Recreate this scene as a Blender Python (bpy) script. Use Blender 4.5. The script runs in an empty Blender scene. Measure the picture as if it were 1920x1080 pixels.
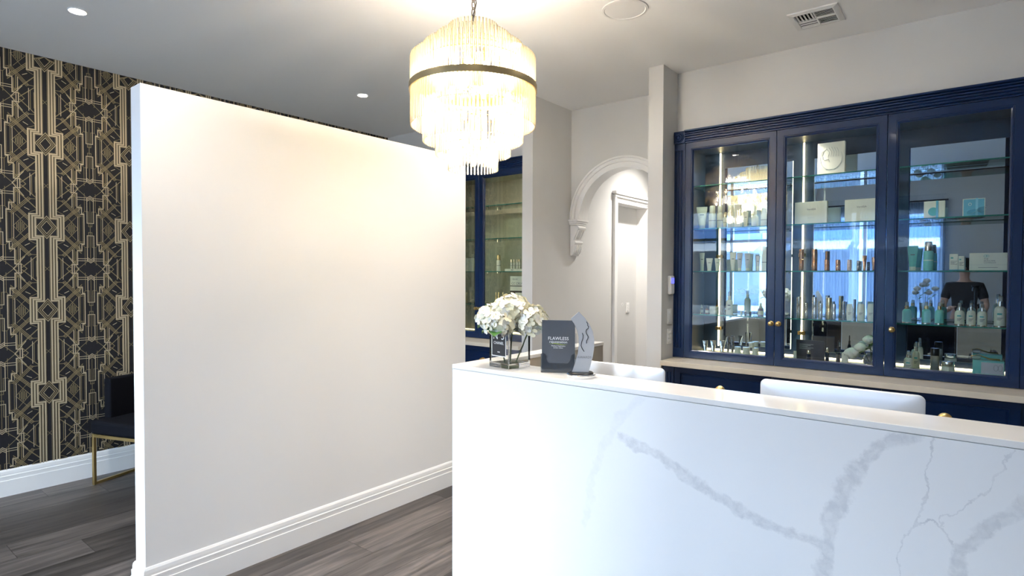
import bpy, bmesh, math, random
from mathutils import Vector, Matrix
random.seed(7)
sc = bpy.context.scene
C = sc.collection
R = math.radians
PI = math.pi

# ------------------------------------------------------------------ camera
yaw, pitch, roll = R(38.4709), R(-1.3032), R(0.1831)
fw = Vector((-math.sin(yaw)*math.cos(pitch), math.cos(yaw)*math.cos(pitch), math.sin(pitch)))
rt = Vector((math.cos(yaw), math.sin(yaw), 0)); up = rt.cross(fw)
rt2 = rt*math.cos(roll)+up*math.sin(roll); up2 = up*math.cos(roll)-rt*math.sin(roll)
cd = bpy.data.cameras.new('camera'); cam = bpy.data.objects.new('camera', cd); C.objects.link(cam)
cam.matrix_world = Matrix(((rt2.x, up2.x, -fw.x, 0), (rt2.y, up2.y, -fw.y, 0), (rt2.z, up2.z, -fw.z, 1.55), (0, 0, 0, 1)))
cd.sensor_width = 36; cd.lens = 36*1094.5/1920; cd.clip_start = 0.02; cd.clip_end = 200
sc.camera = cam

# ------------------------------------------------------------------ world, exposure
w = bpy.data.worlds.new('sky'); sc.world = w; w.use_nodes = True
bg = w.node_tree.nodes['Background']
bg.inputs[0].default_value = (0.66, 0.81, 1.0, 1); bg.inputs[1].default_value = 16.0
sd_ = bpy.data.lights.new('hazy_sun', 'SUN'); sd_.energy = 1.2; sd_.angle = R(11); sd_.color = (1.0, 0.97, 0.93)
sun = bpy.data.objects.new('hazy_sun', sd_); C.objects.link(sun); sun.rotation_euler = Vector((1.5, 4.1, -1.5)).to_track_quat('-Z', 'Y').to_euler()
sc.view_settings.view_transform = 'Standard'; sc.view_settings.look = 'None'
sc.view_settings.gamma = 1; sc.view_settings.use_curve_mapping = False
sc.view_settings.exposure = 0.84
sc.cycles.use_adaptive_sampling = True; sc.cycles.adaptive_threshold = 0.08; sc.cycles.adaptive_min_samples = 20
sc.cycles.max_bounces = 8; sc.cycles.transparent_max_bounces = 22
sc.cycles.diffuse_bounces = 4; sc.cycles.glossy_bounces = 5; sc.cycles.transmission_bounces = 8
sc.cycles.sample_clamp_indirect = 6.0

H = 3.10                 # ceiling
XW = -5.259              # papered wall
YB = 4.34                # back wall plane
YF = 4.29                # cabinet face
YS = -2.0                # shopfront wall
XR = 2.4                 # wall beyond the frame on the other side
def portal(x0, x1, z0, z1):
    l = bpy.data.lights.new('daylight_portal', 'AREA'); l.shape = 'RECTANGLE'; l.size = x1-x0; l.size_y = z1-z0
    l.cycles.is_portal = True
    o = bpy.data.objects.new('daylight_portal', l); C.objects.link(o)
    o.location = ((x0+x1)/2, YS-0.17, (z0+z1)/2); o.rotation_euler = (R(90), 0, 0)
portal(-4.6, -2.75, 0.08, 2.75); portal(-2.55, -0.4, 0.4, 2.6)

# ------------------------------------------------------------------ mesh helpers
class MB:
    def __init__(s): s.v = []; s.f = []
    def add(s, vs, fs):
        n = len(s.v); s.v += [tuple(p) for p in vs]; s.f += [tuple(i+n for i in f) for f in fs]; return s
    def box(s, x0, x1, y0, y1, z0, z1):
        return s.add([(x0,y0,z0),(x1,y0,z0),(x1,y1,z0),(x0,y1,z0),(x0,y0,z1),(x1,y0,z1),(x1,y1,z1),(x0,y1,z1)],
                     [(3,2,1,0),(4,5,6,7),(0,1,5,4),(1,2,6,5),(2,3,7,6),(3,0,4,7)])
    def lathe(s, prof, c=(0,0,0), n=24, sx=1, sy=1, axis='Z'):
        vs, fs = [], []
        for r, z in prof:
            for k in range(n):
                a = 2*PI*k/n; x, y = r*math.cos(a)*sx, r*math.sin(a)*sy
                p = (x, y, z) if axis == 'Z' else ((x, -z, y) if axis == '-Y' else (z, x, y))
                vs.append((p[0]+c[0], p[1]+c[1], p[2]+c[2]))
        for i in range(len(prof)-1):
            for k in range(n):
                a, b = i*n+k, i*n+(k+1) % n
                fs.append((a, b, b+n, a+n))
        return s.add(vs, fs)
    def prism(s, poly, a, b, axis):
        # poly: 2-D outline; axis 'X': (y,z), 'Y': (x,z), 'Z': (x,y)
        def P(p, t):
            return {'X': (t, p[0], p[1]), 'Y': (p[0], t, p[1]), 'Z': (p[0], p[1], t)}[axis]
        n = len(poly); vs = [P(p, a) for p in poly]+[P(p, b) for p in poly]
        fs = [tuple(range(n-1, -1, -1)), tuple(range(n, 2*n))]+[(i, (i+1) % n, (i+1) % n+n, i+n) for i in range(n)]
        return s.add(vs, fs)
    def tube(s, pts, r, n=8):
        pts = [Vector(p) for p in pts]; vs = []; fs = []
        rr = r if isinstance(r, (list, tuple)) else [r]*len(pts)
        u = None
        for i, p in enumerate(pts):
            t = (pts[min(i+1, len(pts)-1)]-pts[max(i-1, 0)]).normalized()
            if u is None: u = t.orthogonal().normalized()
            u = (u-t*u.dot(t)).normalized(); v = t.cross(u)
            vs += [tuple(p+(u*math.cos(2*PI*k/n)+v*math.sin(2*PI*k/n))*rr[i]) for k in range(n)]
        for i in range(len(pts)-1):
            for k in range(n):
                a, b = i*n+k, i*n+(k+1) % n; fs.append((a, b, b+n, a+n))
        fs.append(tuple(range(n-1, -1, -1))); m = (len(pts)-1)*n; fs.append(tuple(range(m, m+n)))
        return s.add(vs, fs)
    def loops(s, loops, cap0=False, cap1=False, closed=True):
        n = len(loops[0]); vs = [p for l in loops for p in l]; fs = []
        for i in range(len(loops)-1):
            for k in range(n if closed else n-1):
                a, b = i*n+k, i*n+(k+1) % n; fs.append((a, b, b+n, a+n))
        if cap0: fs.append(tuple(range(n-1, -1, -1)))
        if cap1: m = (len(loops)-1)*n; fs.append(tuple(range(m, m+n)))
        return s.add(vs, fs)
    def frame(s, x0, x1, z0, z1, prof, plane='Y', cap=False):
        # picture-frame sweep: prof = (inset, depth) loops around a rectangle; plane 'Y' -> depth along Y, 'X' -> along X
        L = []
        for i, d in prof:
            r = [(x0+i, z0+i), (x1-i, z0+i), (x1-i, z1-i), (x0+i, z1-i)]
            L.append([(a, d, b) if plane == 'Y' else (d, a, b) for a, b in r])
        return s.loops(L, cap1=cap)
    def build(s, name, mat, parent=None, smooth=False, bevel=0, seg=2, kind=None, label=None, loc=None):
        me = bpy.data.meshes.new(name); me.from_pydata(s.v, [], s.f)
        b = bmesh.new(); b.from_mesh(me); bmesh.ops.recalc_face_normals(b, faces=b.faces); b.to_mesh(me); b.free()
        if smooth:
            me.polygons.foreach_set('use_smooth', [True]*len(me.polygons)); me.set_sharp_from_angle(angle=R(40))
        me.materials.append(mat)
        return link(name, me, parent, bevel, seg, kind, label, loc)
def link(name, me, parent=None, bevel=0, seg=2, kind=None, label=None, loc=None):
    o = bpy.data.objects.new(name, me); C.objects.link(o)
    if parent: o.parent = parent
    if loc: o.location = loc
    if bevel:
        m = o.modifiers.new('bevel', 'BEVEL'); m.width = bevel; m.segments = seg; m.limit_method = 'ANGLE'; m.angle_limit = R(35)
    if kind: o['kind'] = kind
    if label: o['label'] = label
    return o
def tag(o, label, cat, group=None, kind=None):
    o['label'] = label; o['category'] = cat
    if group: o['group'] = group
    if kind: o['kind'] = kind
    return o
def thing(name, label, cat, loc=(0,0,0), rz=0, group=None):
    o = bpy.data.objects.new(name, None); C.objects.link(o); o.location = loc; o.rotation_euler = (0, 0, rz)
    o.empty_display_size = 0.05
    return tag(o, label, cat, group)
def struct(o, label, cat='wall'):
    o['kind'] = 'structure'; o['label'] = label; o['category'] = cat; return o
def text(name, body, size, mat, parent, loc, rot=(R(90), 0, 0), align='CENTER', ext=0.0003, sx=1):
    c = bpy.data.curves.new(name, 'FONT'); c.body = body; c.size = size; c.align_x = align; c.extrude = ext; c.resolution_u = 3
    o = bpy.data.objects.new(name, c); C.objects.link(o); c.materials.append(mat)
    me = bpy.data.meshes.new_from_object(o); bpy.data.objects.remove(o); bpy.data.curves.remove(c)
    o = bpy.data.objects.new(name, me); C.objects.link(o)
    o.parent = parent; o.location = loc; o.rotation_euler = rot; o.scale = (sx, 1, 1); return o

# ------------------------------------------------------------------ materials
def N(nt, t, **kw):
    n = nt.nodes.new(t)
    for k, v in kw.items():
        if k.startswith('i'):
            key = k[1:]; n.inputs[int(key) if key.isdigit() else key].default_value = v
        else: setattr(n, k, v)
    return n
def M(name, col, rough=0.5, metal=0.0, noise=0.0, nscale=20, bump=0.0, bscale=200, coat=0, spec=0.5, sheen=0, trans=0, ior=1.45, emit=None, estr=0):
    m = bpy.data.materials.new(name); m.use_nodes = True; nt = m.node_tree; b = nt.nodes['Principled BSDF']
    b.inputs['Base Color'].default_value = (*col, 1); b.inputs['Roughness'].default_value = rough; b.inputs['Metallic'].default_value = metal
    b.inputs['Coat Weight'].default_value = coat; b.inputs['Coat Roughness'].default_value = 0.08
    b.inputs['Specular IOR Level'].default_value = spec; b.inputs['Sheen Weight'].default_value = sheen
    b.inputs['Transmission Weight'].default_value = trans; b.inputs['IOR'].default_value = ior
    if emit: b.inputs['Emission Color'].default_value = (*emit, 1); b.inputs['Emission Strength'].default_value = estr
    tc = N(nt, 'ShaderNodeTexCoord')
    if noise:
        t = N(nt, 'ShaderNodeTexNoise', iScale=nscale, iDetail=4.0); nt.links.new(tc.outputs['Object'], t.inputs['Vector'])
        r = N(nt, 'ShaderNodeMapRange', i1=0.3, i2=0.7, i3=1-noise, i4=1+noise); nt.links.new(t.outputs[0], r.inputs[0])
        x = N(nt, 'ShaderNodeMix', data_type='RGBA', blend_type='MULTIPLY'); x.inputs[0].default_value = 1
        x.inputs[6].default_value = (*col, 1); nt.links.new(r.outputs[0], x.inputs[7]); nt.links.new(x.outputs[2], b.inputs['Base Color'])
    if bump:
        t = N(nt, 'ShaderNodeTexNoise', iScale=bscale, iDetail=2.0); nt.links.new(tc.outputs['Object'], t.inputs['Vector'])
        bp = N(nt, 'ShaderNodeBump', iStrength=bump, iDistance=0.002); nt.links.new(t.outputs[0], bp.inputs['Height']); nt.links.new(bp.outputs[0], b.inputs['Normal'])
    return m
def Mglass(name, tint=(1,1,1), refl=1.0, diff=0.0, dcol=(1,1,1), rough=0.0, ior=1.5):
    # thin clear sheet: transparent + fresnel mirror, optionally a share of scattering
    m = bpy.data.materials.new(name); m.use_nodes = True; nt = m.node_tree; nt.nodes.clear()
    out = N(nt, 'ShaderNodeOutputMaterial'); tr = N(nt, 'ShaderNodeBsdfTransparent'); tr.inputs[0].default_value = (*tint, 1)
    gl = N(nt, 'ShaderNodeBsdfGlossy'); gl.inputs['Roughness'].default_value = rough
    fr = N(nt, 'ShaderNodeFresnel', iIOR=ior); mu = N(nt, 'ShaderNodeMath', operation='MULTIPLY', i1=refl)
    nt.links.new(fr.outputs[0], mu.inputs[0]); mx = N(nt, 'ShaderNodeMixShader'); nt.links.new(mu.outputs[0], mx.inputs[0])
    base = tr
    if diff:
        tl = N(nt, 'ShaderNodeBsdfTranslucent'); tl.inputs[0].default_value = (*dcol, 1)
        df = N(nt, 'ShaderNodeBsdfDiffuse'); df.inputs[0].default_value = (*dcol, 1)
        m2 = N(nt, 'ShaderNodeMixShader', i0=0.5); nt.links.new(tl.outputs[0], m2.inputs[1]); nt.links.new(df.outputs[0], m2.inputs[2])
        m1 = N(nt, 'ShaderNodeMixShader', i0=diff); nt.links.new(tr.outputs[0], m1.inputs[1]); nt.links.new(m2.outputs[0], m1.inputs[2]); base = m1
    nt.links.new(base.outputs[0], mx.inputs[1]); nt.links.new(gl.outputs[0], mx.inputs[2]); nt.links.new(mx.outputs[0], out.inputs[0])
    return m
def wood_floor():
    m = bpy.data.materials.new('grey_oak'); m.use_nodes = True; nt = m.node_tree; b = nt.nodes['Principled BSDF']
    g = N(nt, 'ShaderNodeNewGeometry'); oi = N(nt, 'ShaderNodeObjectInfo')
    add = N(nt, 'ShaderNodeVectorMath', operation='ADD'); sc_ = N(nt, 'ShaderNodeVectorMath', operation='SCALE', i3=37.0)
    cmb = N(nt, 'ShaderNodeCombineXYZ'); nt.links.new(oi.outputs['Random'], cmb.inputs[0]); nt.links.new(oi.outputs['Random'], cmb.inputs[1])
    nt.links.new(cmb.outputs[0], sc_.inputs[0]); nt.links.new(g.outputs['Position'], add.inputs[0]); nt.links.new(sc_.outputs[0], add.inputs[1])
    mp = N(nt, 'ShaderNodeMapping'); mp.inputs['Scale'].default_value = (26, 1.6, 1); nt.links.new(add.outputs[0], mp.inputs[0])
    t = N(nt, 'ShaderNodeTexNoise', iScale=1.0, iDetail=7.0, iRoughness=0.62, iDistortion=0.7); nt.links.new(mp.outputs[0], t.inputs['Vector'])
    cr = N(nt, 'ShaderNodeValToRGB'); e = cr.color_ramp.elements
    e[0].position = 0.3; e[0].color = (0.028, 0.024, 0.023, 1); e[1].position = 0.72; e[1].color = (0.15, 0.128, 0.115, 1)
    x = cr.color_ramp.elements.new(0.5); x.color = (0.078, 0.066, 0.06, 1)
    nt.links.new(t.outputs[0], cr.inputs[0])
    r = N(nt, 'ShaderNodeMapRange', i3=0.5, i4=1.65); nt.links.new(oi.outputs['Random'], r.inputs[0])
    x = N(nt, 'ShaderNodeMix', data_type='RGBA', blend_type='MULTIPLY'); x.inputs[0].default_value = 1
    nt.links.new(cr.outputs[0], x.inputs[6]); nt.links.new(r.outputs[0], x.inputs[7]); nt.links.new(x.outputs[2], b.inputs['Base Color'])
    bp = N(nt, 'ShaderNodeBump', iStrength=0.25, iDistance=0.002); nt.links.new(t.outputs[0], bp.inputs['Height']); nt.links.new(bp.outputs[0], b.inputs['Normal'])
    b.inputs['Roughness'].default_value = 0.42
    return m
def veined(name, base, vein, segs, rough=0.18):
    # quartz with drawn veins: distance to polylines in the slab's X-Z plane, warped by noise
    m = bpy.data.materials.new(name); m.use_nodes = True; nt = m.node_tree; b = nt.nodes['Principled BSDF']; L = nt.links
    g = N(nt, 'ShaderNodeNewGeometry')
    n1 = N(nt, 'ShaderNodeTexNoise', iScale=9.0, iDetail=6.0, iRoughness=0.65); L.new(g.outputs['Position'], n1.inputs['Vector'])
    sb = N(nt, 'ShaderNodeVectorMath', operation='SUBTRACT'); sb.inputs[1].default_value = (0.5, 0.5, 0.5); L.new(n1.outputs['Color'], sb.inputs[0])
    s1 = N(nt, 'ShaderNodeVectorMath', operation='SCALE', i3=0.10); L.new(sb.outputs[0], s1.inputs[0])
    ad = N(nt, 'ShaderNodeVectorMath', operation='ADD'); L.new(g.outputs['Position'], ad.inputs[0]); L.new(s1.outputs[0], ad.inputs[1])
    fl = N(nt, 'ShaderNodeVectorMath', operation='MULTIPLY'); fl.inputs[1].default_value = (1, 0, 1); L.new(ad.outputs[0], fl.inputs[0])
    total = None
    for pts, wd, st in segs:
        mn = None
        for (ax, az), (bx, bz) in zip(pts, pts[1:]):
            A = Vector((ax, 0, az)); B = Vector((bx, 0, bz)); D = B-A
            pa = N(nt, 'ShaderNodeVectorMath', operation='SUBTRACT'); L.new(fl.outputs[0], pa.inputs[0]); pa.inputs[1].default_value = A
            dt = N(nt, 'ShaderNodeVectorMath', operation='DOT_PRODUCT'); L.new(pa.outputs[0], dt.inputs[0]); dt.inputs[1].default_value = D/D.length_squared
            cl = N(nt, 'ShaderNodeClamp'); L.new(dt.outputs['Value'], cl.inputs[0])
            sd = N(nt, 'ShaderNodeVectorMath', operation='SCALE'); sd.inputs[0].default_value = D; L.new(cl.outputs[0], sd.inputs[3])
            ds = N(nt, 'ShaderNodeVectorMath', operation='DISTANCE'); L.new(pa.outputs[0], ds.inputs[0]); L.new(sd.outputs[0], ds.inputs[1])
            if mn is None: mn = ds.outputs['Value']
            else:
                q = N(nt, 'ShaderNodeMath', operation='MINIMUM'); L.new(mn, q.inputs[0]); L.new(ds.outputs['Value'], q.inputs[1]); mn = q.outputs[0]
        mr = N(nt, 'ShaderNodeMapRange', i1=wd*0.55, i2=wd, i3=st, i4=0.0); L.new(mn, mr.inputs[0])
        if total is None: total = mr.outputs[0]
        else:
            q = N(nt, 'ShaderNodeMath', operation='MAXIMUM'); L.new(total, q.inputs[0]); L.new(mr.outputs[0], q.inputs[1]); total = q.outputs[0]
    n2 = N(nt, 'ShaderNodeTexNoise', iScale=38.0, iDetail=5.0); L.new(ad.outputs[0], n2.inputs['Vector'])
    r2 = N(nt, 'ShaderNodeMapRange', i1=0.35, i2=0.65, i3=0.35, i4=1.0); L.new(n2.outputs[0], r2.inputs[0])
    mm = N(nt, 'ShaderNodeMath', operation='MULTIPLY'); L.new(total, mm.inputs[0]); L.new(r2.outputs[0], mm.inputs[1])
    x = N(nt, 'ShaderNodeMix', data_type='RGBA'); x.inputs[6].default_value = (*base, 1); x.inputs[7].default_value = (*vein, 1)
    L.new(mm.outputs[0], x.inputs[0]); L.new(x.outputs[2], b.inputs['Base Color']); b.inputs['Roughness'].default_value = rough
    return m

m_ceil = M('ceiling_paint', (0.9, 0.89, 0.87), 0.8, bump=0.05)
m_wall = M('pale_grey_paint', (0.64, 0.635, 0.62), 0.7, noise=0.02, nscale=3, bump=0.05)
m_white = M('white_paint', (0.86, 0.85, 0.83), 0.55, bump=0.05)
m_trim = M('white_gloss_trim', (0.88, 0.87, 0.85), 0.3)
m_navy = M('navy_lacquer', (0.002, 0.018, 0.075), 0.3, noise=0.06, nscale=6, spec=0.55, coat=0.25)
m_navyin = M('navy_interior', (0.006, 0.026, 0.075), 0.45)
m_beige = M('beige_quartz', (0.66, 0.6, 0.5), 0.25, noise=0.06, nscale=5)
m_taupe = M('taupe_laminate', (0.42, 0.37, 0.3), 0.5)
m_brass = M('brass', (0.72, 0.5, 0.2), 0.28, 1.0)
m_chrome = M('chrome', (0.85, 0.86, 0.88), 0.08, 1.0)
m_mirror = M('mirror_silver', (0.52, 0.66, 0.88), 0.0, 1.0)
m_glass = Mglass('cabinet_glass', (0.97, 0.99, 0.985), 0.8)
m_shelf = Mglass('shelf_glass', (0.82, 0.95, 0.91), 1.0, 0.02, (0.3, 0.75, 0.6))
m_paper = M('black_wallpaper', (0.014, 0.014, 0.018), 0.55, noise=0.1, nscale=60)
m_gold = M('gold_print', (0.66, 0.56, 0.38), 0.42, 0.5)
m_gold2 = M('dull_gold_print', (0.33, 0.265, 0.15), 0.45, 0.5)
m_black = M('black_plastic', (0.012, 0.012, 0.014), 0.35)
m_floor = wood_floor()
m_shadow = M('dark_gap', (0.02, 0.02, 0.02), 0.9)

# ------------------------------------------------------------------ floor
fl = MB().box(XW-0.1, XR+0.1, YS-0.1, 7.6, -0.06, -0.014).build('floor', m_shadow)
struct(fl, 'dark grey oak plank floor', 'floor')
PW = 0.242
pm = MB().box(0.0, 1, 0, 1, 0, 1)
pme = bpy.data.meshes.new('plank'); pme.from_pydata(pm.v, [], [tuple(f) for f in pm.f]); pme.materials.append(m_floor)
row = 0; x = -2.845-PW*10
while x < XR:
    y = YS-random.uniform(0.1, 1.8)
    if abs(x+2.845) < 0.01: y = 2.04-1.9*3
    while y < (7.5 if -3.2 < x < -1.8 else 4.75):
        y0, y1 = max(y, YS-0.05), y+1.9
        if y1 > y0:
            o = link('plank', pme, fl)
            o.location = (max(x, XW)+0.0008, y0, -0.014); o.scale = (min(x+PW, XR)-max(x, XW)-0.0016, y1-y0-0.0016, 0.014)
        y += 1.9
    x += PW; row += 1

# ------------------------------------------------------------------ ceiling and walls
struct(MB().box(XW-0.15, XR+0.15, YS-0.3, 7.6, H, H+0.12).build('ceiling', m_ceil), 'flat white ceiling', 'ceiling')
wl = MB().box(XW-0.12, XW, YS-0.15, 5.0, 0, H).build('wall_left', m_paper)
struct(wl, 'wall with black and gold art deco wallpaper')
struct(MB().box(XR, XR+0.12, YS-0.15, 5.0, 0, H).build('wall_right', m_wall), 'plain pale grey side wall behind the camera')
# back wall: bulkhead above the cabinets, closing wall behind them
CR = 2.641
def backwall(x0, x1, name, label):
    b = MB().box(x0, x1, YB, YB+0.42, CR-0.02, H); b.box(x0, x1, 4.715, 4.76, 0, CR)
    struct(b.build(name, m_wall), label)
backwall(XW, -3.13, 'wall_back_alcove', 'pale grey wall above the far alcove cabinet')
backwall(-1.83, 0.3, 'wall_back', 'pale grey wall above the navy display cabinet')
struct(MB().box(0.3, XR, YB, YB+0.12, 0, H).build('wall_back_side', m_wall), 'pale grey wall beside the display cabinet')
# pillars and corridor
struct(MB().box(-1.941, -1.824, 4.08, 7.5, 0, H).build('wall_pillar', m_wall), 'narrow white wall pillar beside the navy display cabinet')
lw = MB().box(-3.13, -3.017, 4.08, 5.595, 0, H).box(-3.13, -3.017, 6.325, 7.5, 0, H).box(-3.13, -3.017, 5.595, 6.325, 2.33, H)
struct(lw.build('wall_corridor', m_wall), 'pale grey corridor wall with the arch and doorway')
struct(MB().box(-3.2, -1.8, 7.5, 7.6, 0, H).build('wall_corridor_end', m_wall), 'plain end wall of the corridor')
# arch wall
ax, az, ar, aR, ay0, ay1 = -2.479, 2.07, 0.445, 0.538, 4.693, 4.823
poly = [(-3.017, az), (ax-ar, az)]+[(ax-ar*math.cos(PI*k/40), az+ar*math.sin(PI*k/40)) for k in range(1, 40)]+[(ax+ar, az), (-1.941, az), (-1.941, H), (-3.017, H)]
b = MB(); n = len(poly)
# triangulate the spandrel as strips to the ceiling line
for i in range(1, 41):
    (xa, za), (xb, zb) = poly[i], poly[i+1]
    b.add([(xa, ay0, za), (xb, ay0, zb), (xb, ay0, H), (xa, ay0, H), (xa, ay1, za), (xb, ay1, zb), (xb, ay1, H), (xa, ay1, H)],
          [(0,1,2,3), (7,6,5,4), (0,4,5,1)])
b.box(-3.017, ax-ar, ay0, ay1, az, H); b.box(ax+ar, -1.941, ay0, ay1, az, H)
wa = struct(b.build('wall_arch', m_wall), 'wall with round arch across the corridor')
prof = [(aR, 0), (aR, -0.03), (aR-0.018, -0.034), (aR-0.022, -0.022), (aR-0.05, -0.026), (aR-0.054, -0.016), (aR-0.078, -0.02), (ar, -0.012), (ar-0.006, -0.012), (ar-0.006, ay1-ay0+0.01)]
L = []
for k in range(61):
    a = PI*k/60
    L.append([(ax-r*math.cos(a), ay0+d, az+r*math.sin(a)) for r, d in prof])
struct(MB().loops(L, closed=False).build('trim_arch', m_trim, smooth=True), 'white moulded round arch over the corridor', 'arch')
# corbels (capital block, scroll, leaf)
def corbel(sx, x0, name, label):
    t = thing(name, label, 'corbel'); t['kind'] = 'structure'
    f = lambda u: x0+sx*u
    b = MB()
    for u, z0, z1, e in [(0.105, 2.052, 2.072, 0.022), (0.092, 2.034, 2.052, 0.012), (0.08, 2.02, 2.034, 0.004)]:
        b.box(*sorted((f(0), f(u))), ay0-0.03-e, ay1+e, z0, z1)
    b.build('capital', m_trim, t, bevel=0.004)
    pr = [(0, 2.02), (0.078, 2.02), (0.083, 1.99), (0.08, 1.965), (0.07, 1.94), (0.054, 1.915), (0.042, 1.89), (0.04, 1.872), (0.058, 1.862), (0.06, 1.848), (0.048, 1.838), (0.046, 1.80), (0.04, 1.765), (0.03, 1.74), (0.012, 1.728), (0, 1.735)]
    MB().prism([(f(u), z) for u, z in pr], ay0-0.015, ay1-0.02, 'Y').build('bracket', m_trim, t, bevel=0.006)
    s = MB()
    s.tube([(f(0.078), ay0-0.022, 1.99), (f(0.078), ay1-0.015, 1.99)], 0.021, 14)
    s.tube([(f(0.05), ay0-0.02, 1.857), (f(0.05), ay1-0.016, 1.857)], 0.014, 12)
    s.build('scroll', m_trim, t, smooth=True)
    lf = MB()
    for j in range(4):
        y = ay0+0.005+j*0.03
        lf.tube([(f(0.085), y, 1.975), (f(0.074), y, 1.94), (f(0.058), y, 1.91), (f(0.046), y, 1.885)], [0.008, 0.009, 0.008, 0.004], 8)
        lf.tube([(f(0.05), y, 1.835), (f(0.054), y, 1.80), (f(0.044), y, 1.765), (f(0.02), y, 1.735)], [0.008, 0.011, 0.009, 0.004], 8)
    lf.build('acanthus_leaf', m_trim, t, smooth=True)
corbel(1, -3.017, 'corbel', 'carved white scroll corbel under the near end of the arch')
corbel(-1, -1.941, 'corbel', 'carved white scroll corbel hidden by the pillar')
# doorway in the corridor wall
t = thing('door_1', 'grey corridor door with white moulded frame', 'door'); t['kind'] = 'structure'
dx = -3.017
a = MB()
prf = [(-0.095, dx), (-0.095, dx+0.03), (-0.07, dx+0.034), (-0.06, dx+0.02), (-0.03, dx+0.024), (-0.012, dx+0.012), (0, dx+0.012), (0.0, dx-0.19)]
a.frame(5.60, 6.32, -0.2, 2.325, prf, plane='X'); a.build('architrave', m_trim, t, smooth=True)
MB().box(dx-0.005, dx+0.05, 5.49, 6.43, 2.405, 2.44).box(dx-0.005, dx+0.038, 5.5, 6.42, 2.375, 2.405).build('head_moulding', m_trim, t, bevel=0.006)
MB().box(dx-0.17, dx-0.13, 5.6, 6.32, 0, 2.325).build('door_leaf', m_wall, t)
d = MB().lathe([(0.0, 0), (0.02, 0), (0.02, 0.002), (0.0, 0.002)], (dx-0.1300, 5.98, 1.215), 24, axis='X').build('number_disc', m_white, t)
text('number', '2', 0.028, m_black, d, (dx-0.1275, 5.98, 1.206), (R(90), 0, R(90)))
s = MB().box(dx-0.1310, dx-0.1200, 6.06, 6.135, 1.115, 1.23).build('switch_plate', m_trim, t, bevel=0.003)
for q in range(3): MB().box(dx-0.1210, dx-0.1150, 6.085, 6.112, 1.135+q*0.028, 1.155+q*0.028).build('switch', m_white, s, bevel=0.002)

# partition and baseboards
px0, px1, py0, py1, pz = -3.123, -3.008, 1.046, 3.223, 2.423
struct(MB().box(px0, px1, py0, py1, 0, pz).build('wall_partition', m_white, bevel=0.002), 'free-standing white partition wall below ceiling height')
BP = [(0.018, 0), (0.018, 0.105), (0.015, 0.108), (0.015, 0.118), (0.016, 0.135), (0.012, 0.139), (0.012, 0.150), (0.010, 0.166), (0.004, 0.176), (0.0, 0.178)]
L = [[(px0-o, py0-o, z), (px1+o, py0-o, z), (px1+o, py1+o, z), (px0-o, py1+o, z)] for o, z in BP]
struct(MB().loops(L).build('baseboard_partition', m_trim, bevel=0), 'white stepped baseboard around the partition wall', 'baseboard')
def base_x(name, x, y0, y1, sgn, label, k=1.0):
    struct(MB().prism([(x+sgn*o, z*k) for o, z in BP]+[(x, 0)], y0, y1, 'Y').build(name, m_trim), label, 'baseboard')
base_x('baseboard_left', XW, YS, 4.3, 1, 'white stepped baseboard under the black and gold wallpaper', 1.04)
base_x('baseboard_corridor', -3.017, 4.08, 5.50, 1, 'white stepped baseboard in the corridor')
struct(MB().box(0.3, XR, YB-0.015, YB, 0, 0.17).build('baseboard_back', m_trim), 'white baseboard beside the display cabinet', 'baseboard')

# shopfront wall with glazed door bay and curtained window
s = MB()
for x0, x1, z0, z1 in [(XW-0.12, -4.6, 0, H), (-4.6, -2.75, 2.75, H), (-2.75, -2.55, 0, H), (-2.55, -0.4, 0, 0.4), (-2.55, -0.4, 2.6, H), (-0.4, XR+0.12, 0, H)]:
    s.box(x0, x1, YS-0.15, YS, z0, z1)
struct(s.build('wall_front', m_wall), 'street side wall with shop windows behind the camera')
def window(name, x0, x1, z0, z1, mull, label, trans):
    t = thing(name, label, 'window'); t['kind'] = 'structure'
    f = MB().frame(x0, x1, z0, z1, [(0, YS+0.01), (0.05, YS+0.01), (0.05, YS-0.12), (0, YS-0.12)])
    for mx in mull: f.box(mx-0.025, mx+0.025, YS-0.1, YS-0.02, z0, z1)
    for mz in trans: f.box(x0, x1, YS-0.1, YS-0.02, mz-0.025, mz+0.025)
    f.build('window_frame', m_trim, t)
    xs = [x0]+mull+[x1]
    for a, b_ in zip(xs, xs[1:]):
        MB().box(a+0.026, b_-0.026, YS-0.066, YS-0.06, z0+0.05, z1-0.05).build('pane', m_pane, t)
    return t
m_pane = Mglass('window_glass', (0.98, 1, 1), 0.8)
w1 = window('window_1', -4.6, -2.75, 0.03, 2.75, [-3.68], 'tall clear shopfront glazing behind the camera', [2.2])
text('window_lettering', 'FOLLOW US', 0.14, m_white, w1, (-3.2, YS-0.07, 1.2), (R(90), 0, 0))
window('window_2', -2.55, -0.4, 0.4, 2.6, [-1.475], 'shop window behind the sheer curtain', [])
m_sheer = Mglass('sheer_voile', (0.5, 0.58, 0.7), 0.0, 0.6, (0.36, 0.42, 0.5))
def curtain(x0, x1, label):
    t = thing('sheer_curtain', label, 'curtain', ((x0+x1)/2, YS+0.14, 0.03), group='sheer curtains')
    n = 150; L = []
    for z in (0, 0.8, 1.6, 2.68):
        L.append([((x0-x1)/2+(x1-x0)*k/n, 0.03*math.sin(k*0.9)+0.012*math.sin(k*0.37+z), z) for k in range(n+1)])
    MB().loops(L, closed=False).build('voile', m_sheer, t, smooth=True)
    MB().tube([((x0-x1)/2-0.03, 0, 2.7), ((x1-x0)/2+0.03, 0, 2.7)], 0.012, 10).build('rod', m_black, t)
curtain(-2.55, -1.53, 'gathered sheer curtain over the half of the window nearer the glazed door')
curtain(-1.42, -0.38, 'gathered sheer curtain over the half of the window nearer the solid wall')

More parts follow.
